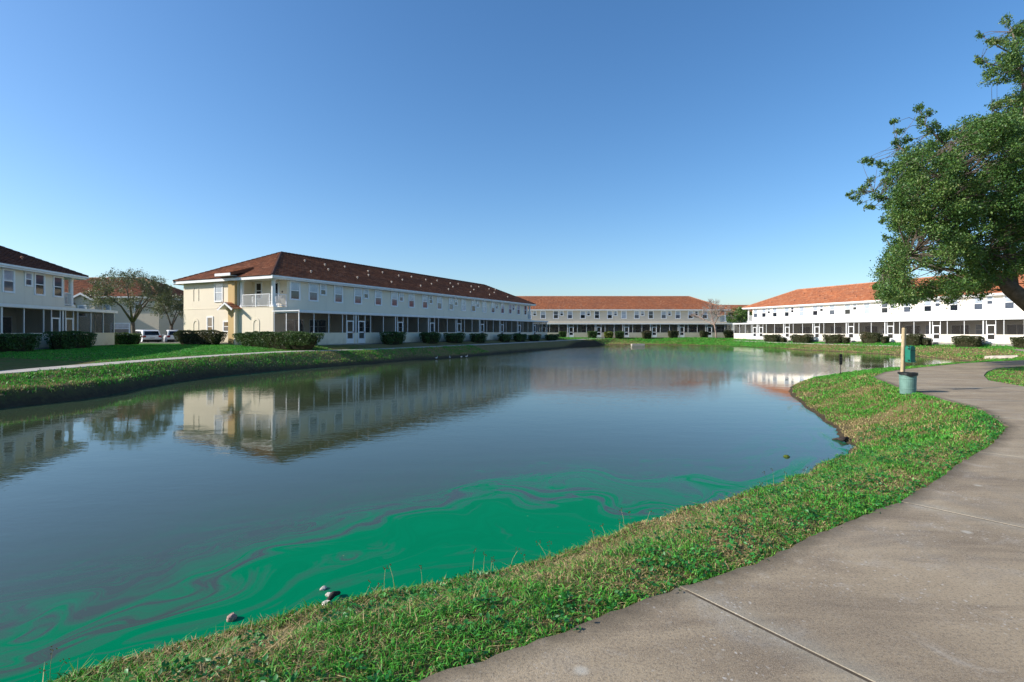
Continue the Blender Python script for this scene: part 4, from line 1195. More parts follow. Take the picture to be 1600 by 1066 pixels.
oak = tree('oak_tree', 'large dark green live oak leaning in from the right beside the path', oak_base,
           [(27.0, 26.2, -0.3, 0.62), (26.9, 26.2, 0.25, 0.50), (26.5, 26.2, 1.1, 0.43), (25.6, 26.1, 2.5, 0.40), (*fork, 0.36), A3(1566, 436, 26, 0.27)],
           [[A3(1566, 436, 26, 0.27), A3(1545, 425, 25.6, 0.2), A3(1515, 400, 25, 0.15), A3(1470, 360, 24.6, 0.11), A3(1420, 325, 24.5, 0.06), A3(1365, 300, 25, 0.025)],
            [A3(1560, 440, 26, 0.16), A3(1535, 436, 26.3, 0.12), A3(1500, 424, 26.8, 0.10), A3(1440, 415, 27, 0.06), A3(1395, 440, 27, 0.03)],
            [A3(1580, 452, 26, 0.3), A3(1578, 400, 26.8, 0.22), A3(1545, 320, 27.4, 0.15), A3(1500, 250, 27, 0.09), A3(1445, 195, 26.5, 0.03)],
            [A3(1578, 400, 26.8, 0.2), A3(1600, 320, 26.5, 0.18), A3(1608, 220, 26, 0.13), A3(1598, 120, 26, 0.07), A3(1582, 50, 26, 0.03)],
            [(26.4, 26.2, 1.6, 0.34), (28.0, 26.6, 4.2, 0.28), (30.0, 27.2, 7.0, 0.2), (31.5, 27.5, 11.0, 0.1)],
            [(28.0, 26.6, 4.2, 0.22), (31.0, 25.0, 6.0, 0.16), (34.5, 24.0, 8.0, 0.07)],
            [A3(1598, 120, 26, 0.06), A3(1565, 106, 26, 0.04), A3(1532, 95, 26, 0.015)], [A3(1592, 90, 26, 0.05), A3(1562, 74, 26, 0.03), A3(1536, 58, 26, 0.012)],
            [A3(1608, 220, 26, 0.1), A3(1575, 185, 26, 0.06), A3(1550, 172, 26, 0.02)], [A3(1470, 360, 24.6, 0.08), A3(1420, 400, 24.5, 0.05), A3(1380, 425, 25, 0.02)],
            [A3(1545, 320, 27.4, 0.12), A3(1500, 300, 25, 0.08), A3(1440, 260, 24.5, 0.05), A3(1400, 225, 25, 0.02)]],
           cl, 0.088, 'oak_leaf', per=1750, seed=9)

def round_clumps(c, rx, rz, n, seed, r=(0.3, 0.6), flat=0.0):
    g = np.random.default_rng(seed); out = []
    while len(out) < n:
        v = g.normal(size=3); v /= np.linalg.norm(v)
        if v[2] < -0.55: continue
        k = g.uniform(0.35, 1.0) ** 0.5
        out.append((c[0] + v[0] * rx * k, c[1] + v[1] * rx * k, c[2] + v[2] * rz * k, g.uniform(*r)))
    return out
def simple_limbs(base, top, spread, n, seed, r0):
    g = np.random.default_rng(seed); L = []
    for k in range(n):
        a = 6.283 * k / n + g.uniform(-0.4, 0.4)
        p1 = (base[0] + math.cos(a) * spread * 0.35, base[1] + math.sin(a) * spread * 0.35, base[2] + (top - base[2]) * 0.35)
        p2 = (base[0] + math.cos(a) * spread * 0.8, base[1] + math.sin(a) * spread * 0.8, base[2] + (top - base[2]) * g.uniform(0.55, 0.85))
        L.append([(*base, r0), (*p1, r0 * 0.65), (*p2, r0 * 0.25)])
    return L
bx, by = (209 - 800) / F * 49, 49.0
tree('small_tree', 'small grey-green tree with forked trunk beside the white parked car', (bx, by, 0.5),
     [(bx + 0.05, by, 0.2, 0.22), (bx, by, 1.2, 0.17), (bx - 0.1, by, 2.5, 0.15)],
     simple_limbs((bx - 0.1, by, 2.4), 6.6, 3.0, 6, 3, 0.11), round_clumps((bx - 0.3, by, 4.9), 3.3, 2.3, 150, 6, (0.25, 0.55)), 0.105, 'olive_leaf', per=520, seed=15, group='trees behind the left lawn')
bx, by = (268 - 800) / F * 60, 60.0
tree('small_tree', 'darker bushy tree against the left corner of the balcony end', (bx, by, 0.5),
     [(bx, by, 0.2, 0.22), (bx, by, 2.2, 0.16)], simple_limbs((bx, by, 2.1), 5.6, 1.6, 4, 5, 0.09), round_clumps((bx, by, 4.2), 1.9, 1.7, 85, 7, (0.3, 0.55)), 0.14, 'olive_leaf', per=320, seed=16, group='trees behind the left lawn')
bx, by = (1155 - 800) / F * 118, 118.0
tree('bushy_tree', 'dark green tree in the gap between the far and white rows', (bx, by, 0.5),
     [(bx, by, 0.2, 0.25), (bx, by, 2.5, 0.18)], simple_limbs((bx, by, 2.4), 6.0, 2.2, 4, 8, 0.14), round_clumps((bx, by, 4.5), 3.0, 2.2, 90, 9, (0.4, 0.7)), 0.26, 'oak_leaf', per=160, seed=17)
# leafless tree by the far bank
bx, by = (1119 - 800) / F * 96.5, 96.5
zb = gz(bx, by)
g = np.random.default_rng(31)
limbs, pts = [], [((bx - 0.35, by, zb + 2.4), Vector((-0.1, 0, 1)), 0.11, 0)]
fine = MB()
while pts:
    p, d, r, lev = pts.pop()
    for k in range(5 if lev == 0 else 4):
        nd = (Vector(d) + Vector(g.normal(size=3)) * (0.75 if lev == 0 else 0.6) + Vector((0, 0, 0.12))).normalized()
        if nd.z < 0.25: nd.z = 0.25 + 0.3 * abs(nd.z); nd.normalize()
        L = (1.9, 1.3, 0.9, 0.7)[lev] * g.uniform(0.8, 1.25)
        q = Vector(p) + nd * L
        m = Vector(p) + nd * L * 0.5 + Vector(g.normal(size=3)) * 0.06
        if lev == 0: limbs.append([(*p, r), (*m, r * 0.8), (*q, r * 0.6)])
        else: fine.tube([Vector(p) - Vector((bx, by, zb)), m - Vector((bx, by, zb)), q - Vector((bx, by, zb))], [r, r * 0.8, r * 0.6], 4)
        if lev < 3: pts.append((tuple(q), nd, max(0.024, r * 0.6), lev + 1))
bt = empty('bare_tree', (bx, by, zb), 0, 'leafless small tree with pale twigs on the far bank', 'tree')
MB().tube([(0.05, 0, -0.2), (0, 0, 0.6), (-0.15, 0, 1.5), (-0.35, 0, 2.45)], [0.2, 0.15, 0.13, 0.11], 8).build('trunk', M['bark_pale'], bt, smooth=True)
for l in limbs:
    MB().tube([(a - bx, b - by, c - zb) for a, b, c, _ in l], [q[3] for q in l], 6).build('limb', M['bark_pale'], bt)
tw = fine.build('twigs', M['bark_pale'], bt); tw['kind'] = 'stuff'
#PART3
# ------------------------------------------------------------------ parked cars
M['car_white'] = m_plain('white_car_paint', (0.80, 0.80, 0.80), 0.25, 0.5, 0.02, 1.0)
M['car_glass'] = m_plain('tinted_car_glass', (0.008, 0.009, 0.011), 0.05, 0.6, 0.1, 1.0)
M['car_dark'] = m_plain('black_car_plastic', (0.015, 0.015, 0.016), 0.6, 0.3, 0.1, 4.0)
M['tyre'] = m_plain('tyre_rubber', (0.02, 0.02, 0.02), 0.85, 0.2, 0.1, 6.0)
M['rim'] = m_plain('alloy_rim', (0.45, 0.45, 0.46), 0.35, 0.5, 0.1, 6.0)
M['red_lamp'] = m_plain('red_lamp_lens', (0.30, 0.012, 0.012), 0.15, 0.5, 0.1, 2.0)
M['plate'] = m_plain('licence_plate', (0.55, 0.56, 0.55), 0.5, 0.3, 0.1, 12.0)
def suv(x, y, rotz, label):
    """local +x is the nose; 4.6 m long"""
    e = empty('parked_car', (x, y, 0.10), rotz, label, 'car', 'white cars parked behind the lawn')
    prof = [(-2.28, 0.42), (-2.32, 0.75), (-2.26, 1.02), (-2.02, 1.55), (-1.75, 1.66), (0.1, 1.68), (0.5, 1.58), (1.15, 1.12), (1.9, 1.02), (2.25, 0.85), (2.32, 0.55), (2.25, 0.36), (1.85, 0.33),
            (1.78, 0.55), (1.62, 0.71), (1.42, 0.76), (1.22, 0.71), (1.06, 0.55), (0.99, 0.33), (-0.99, 0.33), (-1.06, 0.55), (-1.22, 0.71), (-1.42, 0.76), (-1.62, 0.71), (-1.78, 0.55), (-1.85, 0.36)]
    hw = lambda z: 0.93 - 0.22 * max(0, (z - 0.95)) ** 1.0
    mb = MB(); n = len(prof)
    bm = bmesh.new()
    L = [bm.verts.new((px, hw(pz), pz)) for px, pz in prof]; R = [bm.verts.new((px, -hw(pz), pz)) for px, pz in prof]
    bm.faces.new(L[::-1]); bm.faces.new(R)
    for i in range(n): bm.faces.new((L[i], L[(i + 1) % n], R[(i + 1) % n], R[i]))
    bmesh.ops.recalc_face_normals(bm, faces=bm.faces[:])
    bmesh.ops.bevel(bm, geom=[ed for ed in bm.edges if ed.calc_face_angle(0) > 0.9 and max(v.co.z for v in ed.verts) > 0.8], offset=0.07, segments=3, profile=0.6, affect='EDGES')
    me = bpy.data.meshes.new('body'); bm.to_mesh(me); bm.free(); me.materials.append(M['car_white'])
    obj('body', me, e)
    for s in (-1, 1):
        for nm, pts in (('side_window', [(-1.82, 1.12), (-1.62, 1.50), (-0.98, 1.54), (-0.98, 1.10)]), ('side_window', [(-0.90, 1.10), (-0.90, 1.54), (-0.05, 1.55), (-0.05, 1.09)]),
                        ('side_window', [(0.03, 1.09), (0.03, 1.55), (0.28, 1.52), (0.92, 1.09)])):
            q = MB(); q.quad([(px, s * (hw(pz) + 0.012), pz) for px, pz in pts]); q.quad([(px, s * (hw(pz) - 0.01), pz) for px, pz in pts][::-1])
            q.build(nm, M['car_glass'], e)
        MB().box(0.72, 0.88, s * 0.93, s * 1.10, 1.05, 1.20).build('mirror', M['car_white'], e)
        tl = MB(); tl.quad([(-2.33, s * 0.90, 0.82), (-2.285, s * 0.88, 1.06), (-2.285, s * 0.58, 1.06), (-2.335, s * 0.62, 0.86)]); tl.quad([(-2.33, s * 0.945, 0.82), (-2.285, s * 0.93, 1.06), (-2.05, s * 0.935, 1.04), (-2.05, s * 0.95, 0.90)])
        tl.build('tail_lamp', M['red_lamp'], e)
        hl = MB(); hl.box(2.12, 2.26, s * 0.55, s * 0.90, 0.74, 0.86); hl.build('headlight', M['rim'], e)
        for wx_ in (-1.42, 1.42):
            w = MB(); pr_ = [(0.17, -0.11), (0.32, -0.11), (0.35, -0.07), (0.35, 0.07), (0.32, 0.11), (0.17, 0.11)]
            w.lathe(pr_, 20); w.v = [(a, c, b) for a, b, c in w.v]
            wo = w.build('wheel', M['tyre'], e, (wx_, s * 0.80, 0.35))
            rmb = MB().lathe([(0.20, -0.118), (0.20, 0.118)], 14); rmb.v = [(a, c, b) for a, b, c in rmb.v]
            rmb.build('rim', M['rim'], wo)
    rw = MB(); rw.quad([(-2.235, -0.72, 1.10), (-2.235, 0.72, 1.10), (-2.045, 0.66, 1.52), (-2.045, -0.66, 1.52)]); rw.quad([(-2.215, -0.72, 1.10), (-2.025, -0.66, 1.52), (-2.025, 0.66, 1.52), (-2.215, 0.72, 1.10)]); rw.build('rear_window', M['car_glass'], e)
    ws = MB(); ws.quad([(0.545, -0.70, 1.57), (0.545, 0.70, 1.57), (1.14, 0.80, 1.15), (1.14, -0.80, 1.15)]); ws.build('windscreen', M['car_glass'], e)
    MB().box(-2.37, -2.25, -0.9, 0.9, 0.36, 0.62).build('bumper', M['car_dark'], e)
    MB().box(-2.345, -2.33, -0.24, 0.24, 0.72, 0.86).build('licence_plate', M['plate'], e)
    return e
suv((225 - 800) / F * 60.0, 60.0, math.atan2(0.60, -0.80), 'white parked car with dark rear window beside the small forked tree')
suv((273 - 800) / F * 61.5, 61.5, math.atan2(0.80, -0.60), 'white parked car half hidden by the brownish hedge')

# ------------------------------------------------------------------ dog waste station, bin, sign
M['post_wood'] = m_plain('weathered_post_wood', (0.42, 0.33, 0.20), 0.85, 0.15, 0.25, 7.0, 0.5)
M['green_box'] = m_plain('green_dispenser_paint', (0.010, 0.16, 0.105), 0.45, 0.4, 0.12, 5.0)
M['bin_green'] = m_plain('faded_green_bin_plastic', (0.14, 0.25, 0.21), 0.6, 0.3, 0.22, 5.0, 0.2)
M['bin_rim'] = m_plain('dark_green_bin_rim', (0.02, 0.055, 0.045), 0.6, 0.3, 0.15, 5.0)
M['black_bag'] = m_plain('black_bin_liner', (0.012, 0.013, 0.013), 0.35, 0.5, 0.2, 9.0)
M['sign_brown'] = m_plain('weathered_sign_board', (0.075, 0.055, 0.045), 0.8, 0.2, 0.35, 14.0)
M['sign_post'] = m_plain('grey_sign_post', (0.16, 0.14, 0.125), 0.8, 0.2, 0.2, 8.0)
px0, py0 = (1409 - 800) / F * 14.75, 14.75
st = empty('dog_waste_station', (px0, py0, 0), 0, 'wooden post with green bag dispenser standing beside the path', 'dog waste station')
pm = MB(); w = 0.062
pm.v = []
bm = bmesh.new()
bmesh.ops.create_cube(bm, size=1.0)
for v in bm.verts:
    z = v.co.z + 0.5
    v.co = Vector((v.co.x * 0.085 + 0.085 * z, v.co.y * 0.085, -0.25 + z * 1.95))
bmesh.ops.bevel(bm, geom=bm.edges[:], offset=0.010, segments=2, affect='EDGES')
me = bpy.data.meshes.new('post'); bm.to_mesh(me); bm.free(); me.materials.append(M['post_wood'])
post_o = obj('post', me, st); post_o.rotation_euler = (0, 0, 0.25)
bx_ = MB()
prof = [(-0.085, 0.0), (0.085, 0.0)] + [(0.085, 0.34)] + [(0.085 * math.cos(a), 0.36 + 0.07 * math.sin(a)) for a in np.linspace(0.15, math.pi - 0.15, 7)] + [(-0.085, 0.34)]
n_ = len(prof)
for yy, rev in ((-0.085, True), (0.085, False)):
    q = [(a, yy, b) for a, b in prof]; bx_.quad(q if rev else q[::-1])
for i in range(n_):
    a, b = prof[i], prof[(i + 1) % n_]
    bx_.quad([(a[0], -0.085, a[1]), (a[0], 0.085, a[1]), (b[0], 0.085, b[1]), (b[0], -0.085, b[1])])
box_o = bx_.build('dispenser_box', M['green_box'], st, (0.165, -0.075, 0.78), 0.25)
MB().box(-0.088, 0.088, -0.099, -0.087, 0.30, 0.315).build('lid_seam', M['bin_rim'], box_o)
ft = MB(); ft.box(-0.075, 0.125, -0.09, 0.085, -0.022, -0.003); ft.build('bag_tray', M['green_box'], box_o)
bo = MB()
for zz in (0.02, 0.335, 0.40): bo.lathe([(0.018, zz), (0.018, zz + 0.035)], 8, (-0.105, -0.05))
bo.build('bolt', M['black_bag'], box_o)
pc = MB(); pc.box(-0.055, 0.055, -0.155, -0.143, -0.9, -0.89)
tbx, tby = (1418.5 - 800) / F * 14.2, 14.2
tb = empty('trash_can', (tbx, tby, gz(tbx, tby) - 0.02), 0.3, 'faded green round bin at the foot of the wooden post', 'trash can')
MB().lathe([(0.165, 0.0), (0.175, 0.02), (0.182, 0.14), (0.186, 0.15), (0.186, 0.17), (0.184, 0.18), (0.190, 0.40), (0.195, 0.41), (0.195, 0.43), (0.192, 0.44), (0.196, 0.54), (0.18, 0.54), (0.165, 0.08)], 28).build('body', M['bin_green'], tb, smooth=False)
rim_ = MB()
for (ra, za), (rb, zb_) in zip([(0.180, 0.535), (0.212, 0.53), (0.215, 0.56), (0.205, 0.572), (0.178, 0.565)], [(0.212, 0.53), (0.215, 0.56), (0.205, 0.572), (0.178, 0.565), (0.180, 0.535)]):
    for k in range(28):
        a0, a1 = 2 * math.pi * k / 28, 2 * math.pi * (k + 1) / 28
        rim_.quad([(ra * math.cos(a0), ra * math.sin(a0), za), (ra * math.cos(a1), ra * math.sin(a1), za), (rb * math.cos(a1), rb * math.sin(a1), zb_), (rb * math.cos(a0), rb * math.sin(a0), zb_)])
rim_.build('rim', M['bin_rim'], tb)
lb = MB(); K = 36
for k in range(K):
    a0, a1 = 2 * math.pi * k / K, 2 * math.pi * (k + 1) / K
    def rz(a, j): 
        sag = 0.035 + 0.05 * max(0, math.cos(a + 2.0)) + 0.012 * math.sin(5 * a)
        return [(0.16, 0.40), (0.178, 0.575), (0.222, 0.578), (0.224 + 0.004 * math.sin(9 * a), 0.575 - sag)][j]
    for j in range(3):
        q = []
        for a, jj in ((a0, j), (a1, j), (a1, j + 1), (a0, j + 1)):
            r_, z_ = rz(a, jj); q.append((r_ * math.cos(a), r_ * math.sin(a), z_))
        lb.quad(q)
lb.build('bin_liner', M['black_bag'], tb)

sx, sy = (1313 - 800) / F * 25.2, 25.2
sgz = max(gz(sx, sy), -0.38)
sg = empty('small_sign', (sx, sy, sgz), 0.25, 'small weathered brown sign on a thin post at the grassy bank', 'sign')
MB().box(-0.022, 0.022, -0.015, 0.015, -0.6, 0.92).build('post', M['sign_post'], sg)
bd = MB().box(-0.085, 0.085, -0.028, -0.016, 0.42, 0.92).build('sign_board', M['sign_brown'], sg)
MB().box(-0.06, 0.06, -0.031, -0.0285, 0.74, 0.77).build('faded_stripe', M['sign_post'], bd)
MB().box(-0.06, 0.06, -0.031, -0.0285, 0.62, 0.64).build('faded_stripe', M['sign_post'], bd)
MB().box(-0.06, 0.06, -0.031, -0.0285, 0.52, 0.535).build('faded_stripe', M['sign_post'], bd)

# ------------------------------------------------------------------ concrete headwalls at the water
def slab_block(name, x, y, z, L, W, H, rotz, label, tilt=0.0):
    bm = bmesh.new(); bmesh.ops.create_cube(bm, size=1.0)
    for v in bm.verts: v.co = Vector((v.co.x * L, v.co.y * W, v.co.z * H - tilt * v.co.y))
    bmesh.ops.bevel(bm, geom=bm.edges[:], offset=0.03, segments=2, affect='EDGES')
    me = bpy.data.meshes.new(name); bm.to_mesh(me); bm.free(); me.materials.append(M['concrete_pale'])
    return tag(obj(name, me, None, (x, y, z), rotz), label, 'drain slab')
slab_block('drain_headwall', (996.5 - 800) / F * 92.3, 92.3, -0.70, 2.2, 1.0, 0.34, 0.02, 'pale concrete drain slab at the water edge below the far row')
ox, oy = (1571 - 800) / F * 41.2, 41.2
slab_block('drain_headwall', ox, oy, gz(ox, oy) + 0.06, 1.65, 2.0, 0.3, 0.5, 'tilted pale concrete drain slab in the grass at the pond corner', 0.12)

# ------------------------------------------------------------------ white birds on the far shaded shore
M['feather'] = m_plain('white_feathers', (0.72, 0.71, 0.67), 0.8, 0.2, 0.05)
M['bill'] = m_plain('orange_bill', (0.5, 0.22, 0.04), 0.6, 0.3, 0.05)
def bird(x, y, z, rotz, up, label):
    e = empty('white_bird', (x, y, z), rotz, label, 'bird', 'white birds at the shaded shore')
    e.scale = (0.52, 0.52, 0.52)
    neck = [(0.13, 0, 0.20), (0.19, 0, 0.30), (0.185, 0, 0.40), (0.215, 0, 0.455), (0.26, 0, 0.45)] if up else [(0.13, 0, 0.19), (0.20, 0, 0.25), (0.24, 0, 0.29), (0.27, 0, 0.30), (0.30, 0, 0.295)]
    body = MB().tube([(-0.27, 0, 0.20), (-0.20, 0, 0.185), (-0.08, 0, 0.16), (0.04, 0, 0.16), *neck], [0.012, 0.05, 0.105, 0.105, 0.07, 0.038, 0.030, 0.036, 0.02], 10)
    body.build('body', M['feather'], e, smooth=True)
    b = MB().tube([neck[-1], (neck[-1][0] + 0.09, 0, neck[-1][2] - 0.02)], [0.014, 0.003], 6); b.build('bill', M['bill'], e)
    for s in (-1, 1):
        MB().tube([(0.0, s * 0.045, 0.10), (0.01, s * 0.045, 0.0), (-0.005, s * 0.045, -0.12)], [0.014, 0.009, 0.009], 5).build('leg', M['bill'], e)
        MB().tube([(0.06, s * 0.09, 0.18), (-0.06, s * 0.105, 0.18), (-0.2, s * 0.06, 0.19), (-0.28, s * 0.02, 0.195)], [0.02, 0.05, 0.035, 0.006], 8).build('wing', M['feather'], e, smooth=True)
for px, d, rz, up, lab in ((682, 45.3, 0.9, True, 'leftmost white bird wading at the shaded shore'), (703, 46.5, 1.9, True, 'thin white bird second from the left at the shaded shore'),
                           (721, 47.2, 1.2, False, 'hunched white bird third from the left at the shaded shore'), (729, 48.0, 0.6, True, 'rightmost white bird with raised neck at the shaded shore')):
    bird((px - 800) / F * d, d, WATER_Z + 0.03, rz, up, lab)

# ------------------------------------------------------------------ stones and sticks at the near waterline
M['stone'] = m_plain('pale_shore_stone', (0.58, 0.52, 0.45), 0.85, 0.2, 0.35, 25.0, 0.6)
M['stone_red'] = m_plain('reddish_shore_stone', (0.46, 0.29, 0.24), 0.85, 0.2, 0.4, 25.0, 0.6)
M['driftwood'] = m_plain('dark_driftwood', (0.05, 0.04, 0.035), 0.9, 0.15, 0.4, 18.0, 0.6)
def stone(x, y, z, s, mat, label, seed):
    g = np.random.default_rng(seed)
    bm = bmesh.new(); bmesh.ops.create_icosphere(bm, subdivisions=2, radius=1.0)
    for v in bm.verts:
        k = 1 + 0.25 * (vnoise(np.array([v.co.x * 2 + seed]), np.array([v.co.y * 2 + v.co.z]), 1.0, seed)[0] - 0.5) * 2
        v.co = Vector((v.co.x * s[0] * k, v.co.y * s[1] * k, v.co.z * s[2] * k))
    me = bpy.data.meshes.new('stone'); bm.to_mesh(me); bm.free(); me.materials.append(M[mat])
    tag(obj('shore_stone', me, None, (x, y, z), g.uniform(0, 3)), label, 'stone', 'stones at the near waterline')
def on_water(px, py, z=WATER_Z):
    d = (CAM_Z - z) * F / (py - 518.0)
    return (px - 800) / F * d, d
for px, py, s, m, lab, sd in ((362, 968, (0.05, 0.032, 0.035), 'stone_red', 'small pale and reddish stone alone in the green algae', 1), (505, 921, (0.035, 0.028, 0.018), 'stone', 'flat little stone furthest out in the green algae', 2),
                              (515, 931, (0.04, 0.03, 0.022), 'stone', 'pale stone touching the dark driftwood end', 3), (510, 949, (0.05, 0.04, 0.04), 'stone', 'pale stone at the grassy foot of the driftwood', 4)):
    x, y = on_water(px, py)
    stone(x, y, WATER_Z + s[2] * 0.4, s, m, lab, sd)
x0, y0 = on_water(512, 945); x1, y1 = on_water(530, 930)
tag(MB().tube([(x0, y0, WATER_Z + 0.03), ((x0 + x1) / 2, (y0 + y1) / 2, WATER_Z + 0.05), (x1, y1, WATER_Z + 0.02)], [0.018, 0.026, 0.016], 8).build('driftwood', M['driftwood'], smooth=True), 'dark stub of driftwood at the near green waterline', 'driftwood')
x0, y0 = on_water(1300, 687); x1, y1 = on_water(1320, 689); xm, ym = on_water(1316, 691)
tag(MB().tube([(x0, y0, WATER_Z + 0.01), ((x0 + x1) / 2, (y0 + y1) / 2, WATER_Z + 0.03), (xm, ym, WATER_Z + 0.05), (x1 + 0.06, y1, WATER_Z + 0.06)], [0.01, 0.03, 0.05, 0.03], 8).build('driftwood', M['driftwood'], smooth=True), 'black log lying in the small cove of the right bank', 'driftwood')
x0, y0 = on_water(1229, 714)
tag(MB().lathe([(0.05, WATER_Z - 0.02), (0.06, WATER_Z + 0.01), (0.03, WATER_Z + 0.035)], 10, (x0, y0)).build('floating_leaf_clump', M['lime_leaf']), 'small yellow-green clump floating off the right bank', 'plant clump')

# ------------------------------------------------------------------ balcony furniture and ornaments
def garden_chair(bx, by, bz, rz, label):
    e = empty('garden_chair', (bx, by, bz), rz, label, 'chair', 'white chairs on the sunlit balcony')
    MB().box(-0.24, 0.24, -0.22, 0.24, 0.40, 0.44).build('seat', M['trim'], e)
    MB().box(-0.24, 0.24, 0.20, 0.24, 0.44, 0.88).build('backrest', M['trim'], e)
    for sx_ in (-1, 1):
        for sy_ in (-1, 1): MB().box(sx_ * 0.22 - 0.02, sx_ * 0.22 + 0.02, sy_ * 0.2 - 0.02, sy_ * 0.2 + 0.02, 0, 0.40).build('leg', M['trim'], e)
        MB().box(sx_ * 0.26 - 0.02, sx_ * 0.26 + 0.02, -0.2, 0.2, 0.62, 0.65).build('armrest', M['trim'], e)
def loc_world(P, xd, lx, ly): return P[0] + xd[0] * lx - xd[1] * ly, P[1] + xd[1] * lx + xd[0] * ly
PA, XA = (-18.65, 42.0), (0.4386, 0.8987)
for lx, ly, rz, lab in ((0.7, 2.9, 2.2, 'white balcony chair nearest the mustard stair tower'), (0.7, 1.0, -0.6, 'white balcony chair behind the corner column')):
    x, y = loc_world(PA, XA, lx, ly); garden_chair(x, y, 0.5 + 3.05, rz, lab)
M['plaque'] = m_plain('dark_metal_ornament', (0.10, 0.07, 0.05), 0.6, 0.4, 0.2, 9.0)
for k, (ly, lz, lab) in enumerate(((0.95, 1.85, 'highest dark ornament on the balcony wall'), (0.55, 1.55, 'dark ornament just below the highest on the balcony wall'), (0.85, 1.3, 'third dark ornament down the balcony wall'), (0.6, 1.08, 'lowest dark ornament on the balcony wall'))):
    x, y = loc_world(PA, XA, 1.335, ly)
    q = MB().lathe([(0.02, 0), (0.09, 0.01), (0.075, 0.025)], 10); q.v = [(-c, a, b) for a, b, c in q.v]
    tag(q.build('wall_ornament', M['plaque'], None, (x, y, 0.5 + 3.05 + lz - 0.3), math.atan2(XA[1], XA[0])), lab, 'wall ornament', 'ornaments on the balcony wall')

# ------------------------------------------------------------------ grass
def m_grass():
    t = NT('grass_blades')
    k = t.attr('tint'); r = t.attr('rnd')
    green = t.mix(r, (0.020, 0.145, 0.016), (0.13, 0.52, 0.052))
    straw = t.mix(r, (0.22, 0.150, 0.060), (0.68, 0.53, 0.26))
    olive = t.mix(r, (0.08, 0.12, 0.020), (0.27, 0.32, 0.06))
    c = t.mix(t.ramp(k, [(0.25, 0.0), (0.5, 1.0)]), straw, olive)
    c = t.mix(t.ramp(k, [(0.45, 0.0), (0.75, 1.0)]), c, green)
    d = t.pbsdf(c, 0.55, 0.3)
    tr = t.n('BsdfTranslucent', Color=c)
    return t.fin(t.n('MixShader', i0=0.28, i1=d.outputs[0], i2=tr.outputs[0]))
M['grass'] = m_grass()

def blades(x, y, z, h, w, tint, rng, lean=0.6):
    n = len(x)
    a = rng.uniform(0, 2 * np.pi, n)
    side = np.stack([np.cos(a), np.sin(a), np.zeros(n)], 1)
    b = rng.uniform(0, 2 * np.pi, n)
    ln = np.abs(rng.normal(0, lean, n))
    ld = np.stack([np.cos(b) * ln, np.sin(b) * ln, np.ones(n)], 1)
    p = np.stack([x, y, z], 1)
    hh = h[:, None]; ww = w[:, None]
    mid = p + ld * np.array([0.35, 0.35, 0.55]) * hh
    tip = p + ld * np.array([1.0, 1.0, 0.95 / (1 + 0.35 * 1)]) * hh
    V = np.stack([p - side * ww * 0.5, p + side * ww * 0.5, mid + side * ww * 0.42, mid - side * ww * 0.42, tip], 1).reshape(-1, 3)
    i = np.arange(n) * 5
    T = np.stack([np.stack([i, i + 1, i + 2], 1), np.stack([i, i + 2, i + 3], 1), np.stack([i + 3, i + 2, i + 4], 1)], 1).reshape(-1, 3)
    return V, T, np.repeat(tint, 5), np.repeat(np.clip(rng.normal(0.5, 0.25, n), 0, 1), 5)

OTHER_PATHS = [(catmull(PAVE[0][:, :2], 3, False), 0.72), (catmull(PAVE[1][:, :2], 3, False), 0.66)]
def turf(name, label, x0, x1, y0, y1, dens, h, w, seed, smax=1e9, smin=0.12, dmin=0.0, dmax=1e9, cond=None, lean=0.6, dtint=0.0):
    g = np.random.default_rng(seed)
    n = int((x1 - x0) * (y1 - y0) * dens)
    x = g.uniform(x0, x1, n); y = g.uniform(y0, y1, n)
    d = np.hypot(x, y)
    px = 800 + F * x / np.maximum(y, 0.1)
    m = (d > dmin) & (d < dmax) & (y > 0.8) & (px > -140) & (px < 1760)
    if cond is not None: m &= cond(x, y)
    x, y = x[m], y[m]
    s = shore_s(x, y)
    m = (s > smin) & (s < smax)
    x, y, s = x[m], y[m], s[m]
    m = ~inside(x, y, path_poly)
    pe = seg_dist(x, y, path_poly)
    m |= (pe < 0.05 * vnoise(x, y, 5.0, 12) ** 2 * 2.2)
    for pl, hw in OTHER_PATHS: m &= seg_dist(x, y, pl, False) > hw
    x, y, s, pe = x[m], y[m], s[m], pe[m]
    lush = idw(x, y, LUSH, 3.0)
    n1 = vnoise(x, y, 0.8, 21); n2 = vnoise(x, y, 2.6, 22); n3 = vnoise(x, y, 7.0, 23)
    k = lush * 0.55 + 0.85 * (0.35 * n1 + 0.4 * n2 + 0.25 * n3) - 0.14
    k = k + 0.22 * np.exp(-pe / 0.16)                      # greener along the slab edges
    k = k - 0.16 * np.exp(-np.maximum(s, 0) / 0.5)
    k = k + g.normal(0, 0.20, len(x)) + dtint
    bare = vnoise(x, y, 1.7, 25) + 0.35 * (n3 - 0.5)
    keep = g.random(len(x)) < np.clip(1.25 - 1.2 * smooth01((bare - 0.72) / 0.15), 0.3, 1)
    x, y, s, k, n2, n3, pe = [q[keep] for q in (x, y, s, k, n2, n3, pe)]
    hh = h * (0.55 + 0.9 * n2 * n3 + 0.5 * g.random(len(x))) * np.where(k > 0.6, 1.15, 0.8)
    hh *= 0.7 + 0.3 * np.clip(pe / 0.25, 0, 1)
    ww = w * (0.6 + 0.8 * g.random(len(x)))
    V, T, a, b = blades(x, y, ground_z(x, y, s) - 0.012, hh, ww, k, g, lean)
    o = obj(name, np_mesh(name, V, T, M['grass'], {'tint': a, 'rnd': b}, tri=True))
    tag(o, label, 'grass', kind='stuff')
    return x, y, s, k
turf('grass', 'mixed green and straw blades on the near bank beside the path', -6, 8, 0.8, 9, 6000, 0.050, 0.0080, 1, smax=4.0, dmax=5.6, lean=0.95)
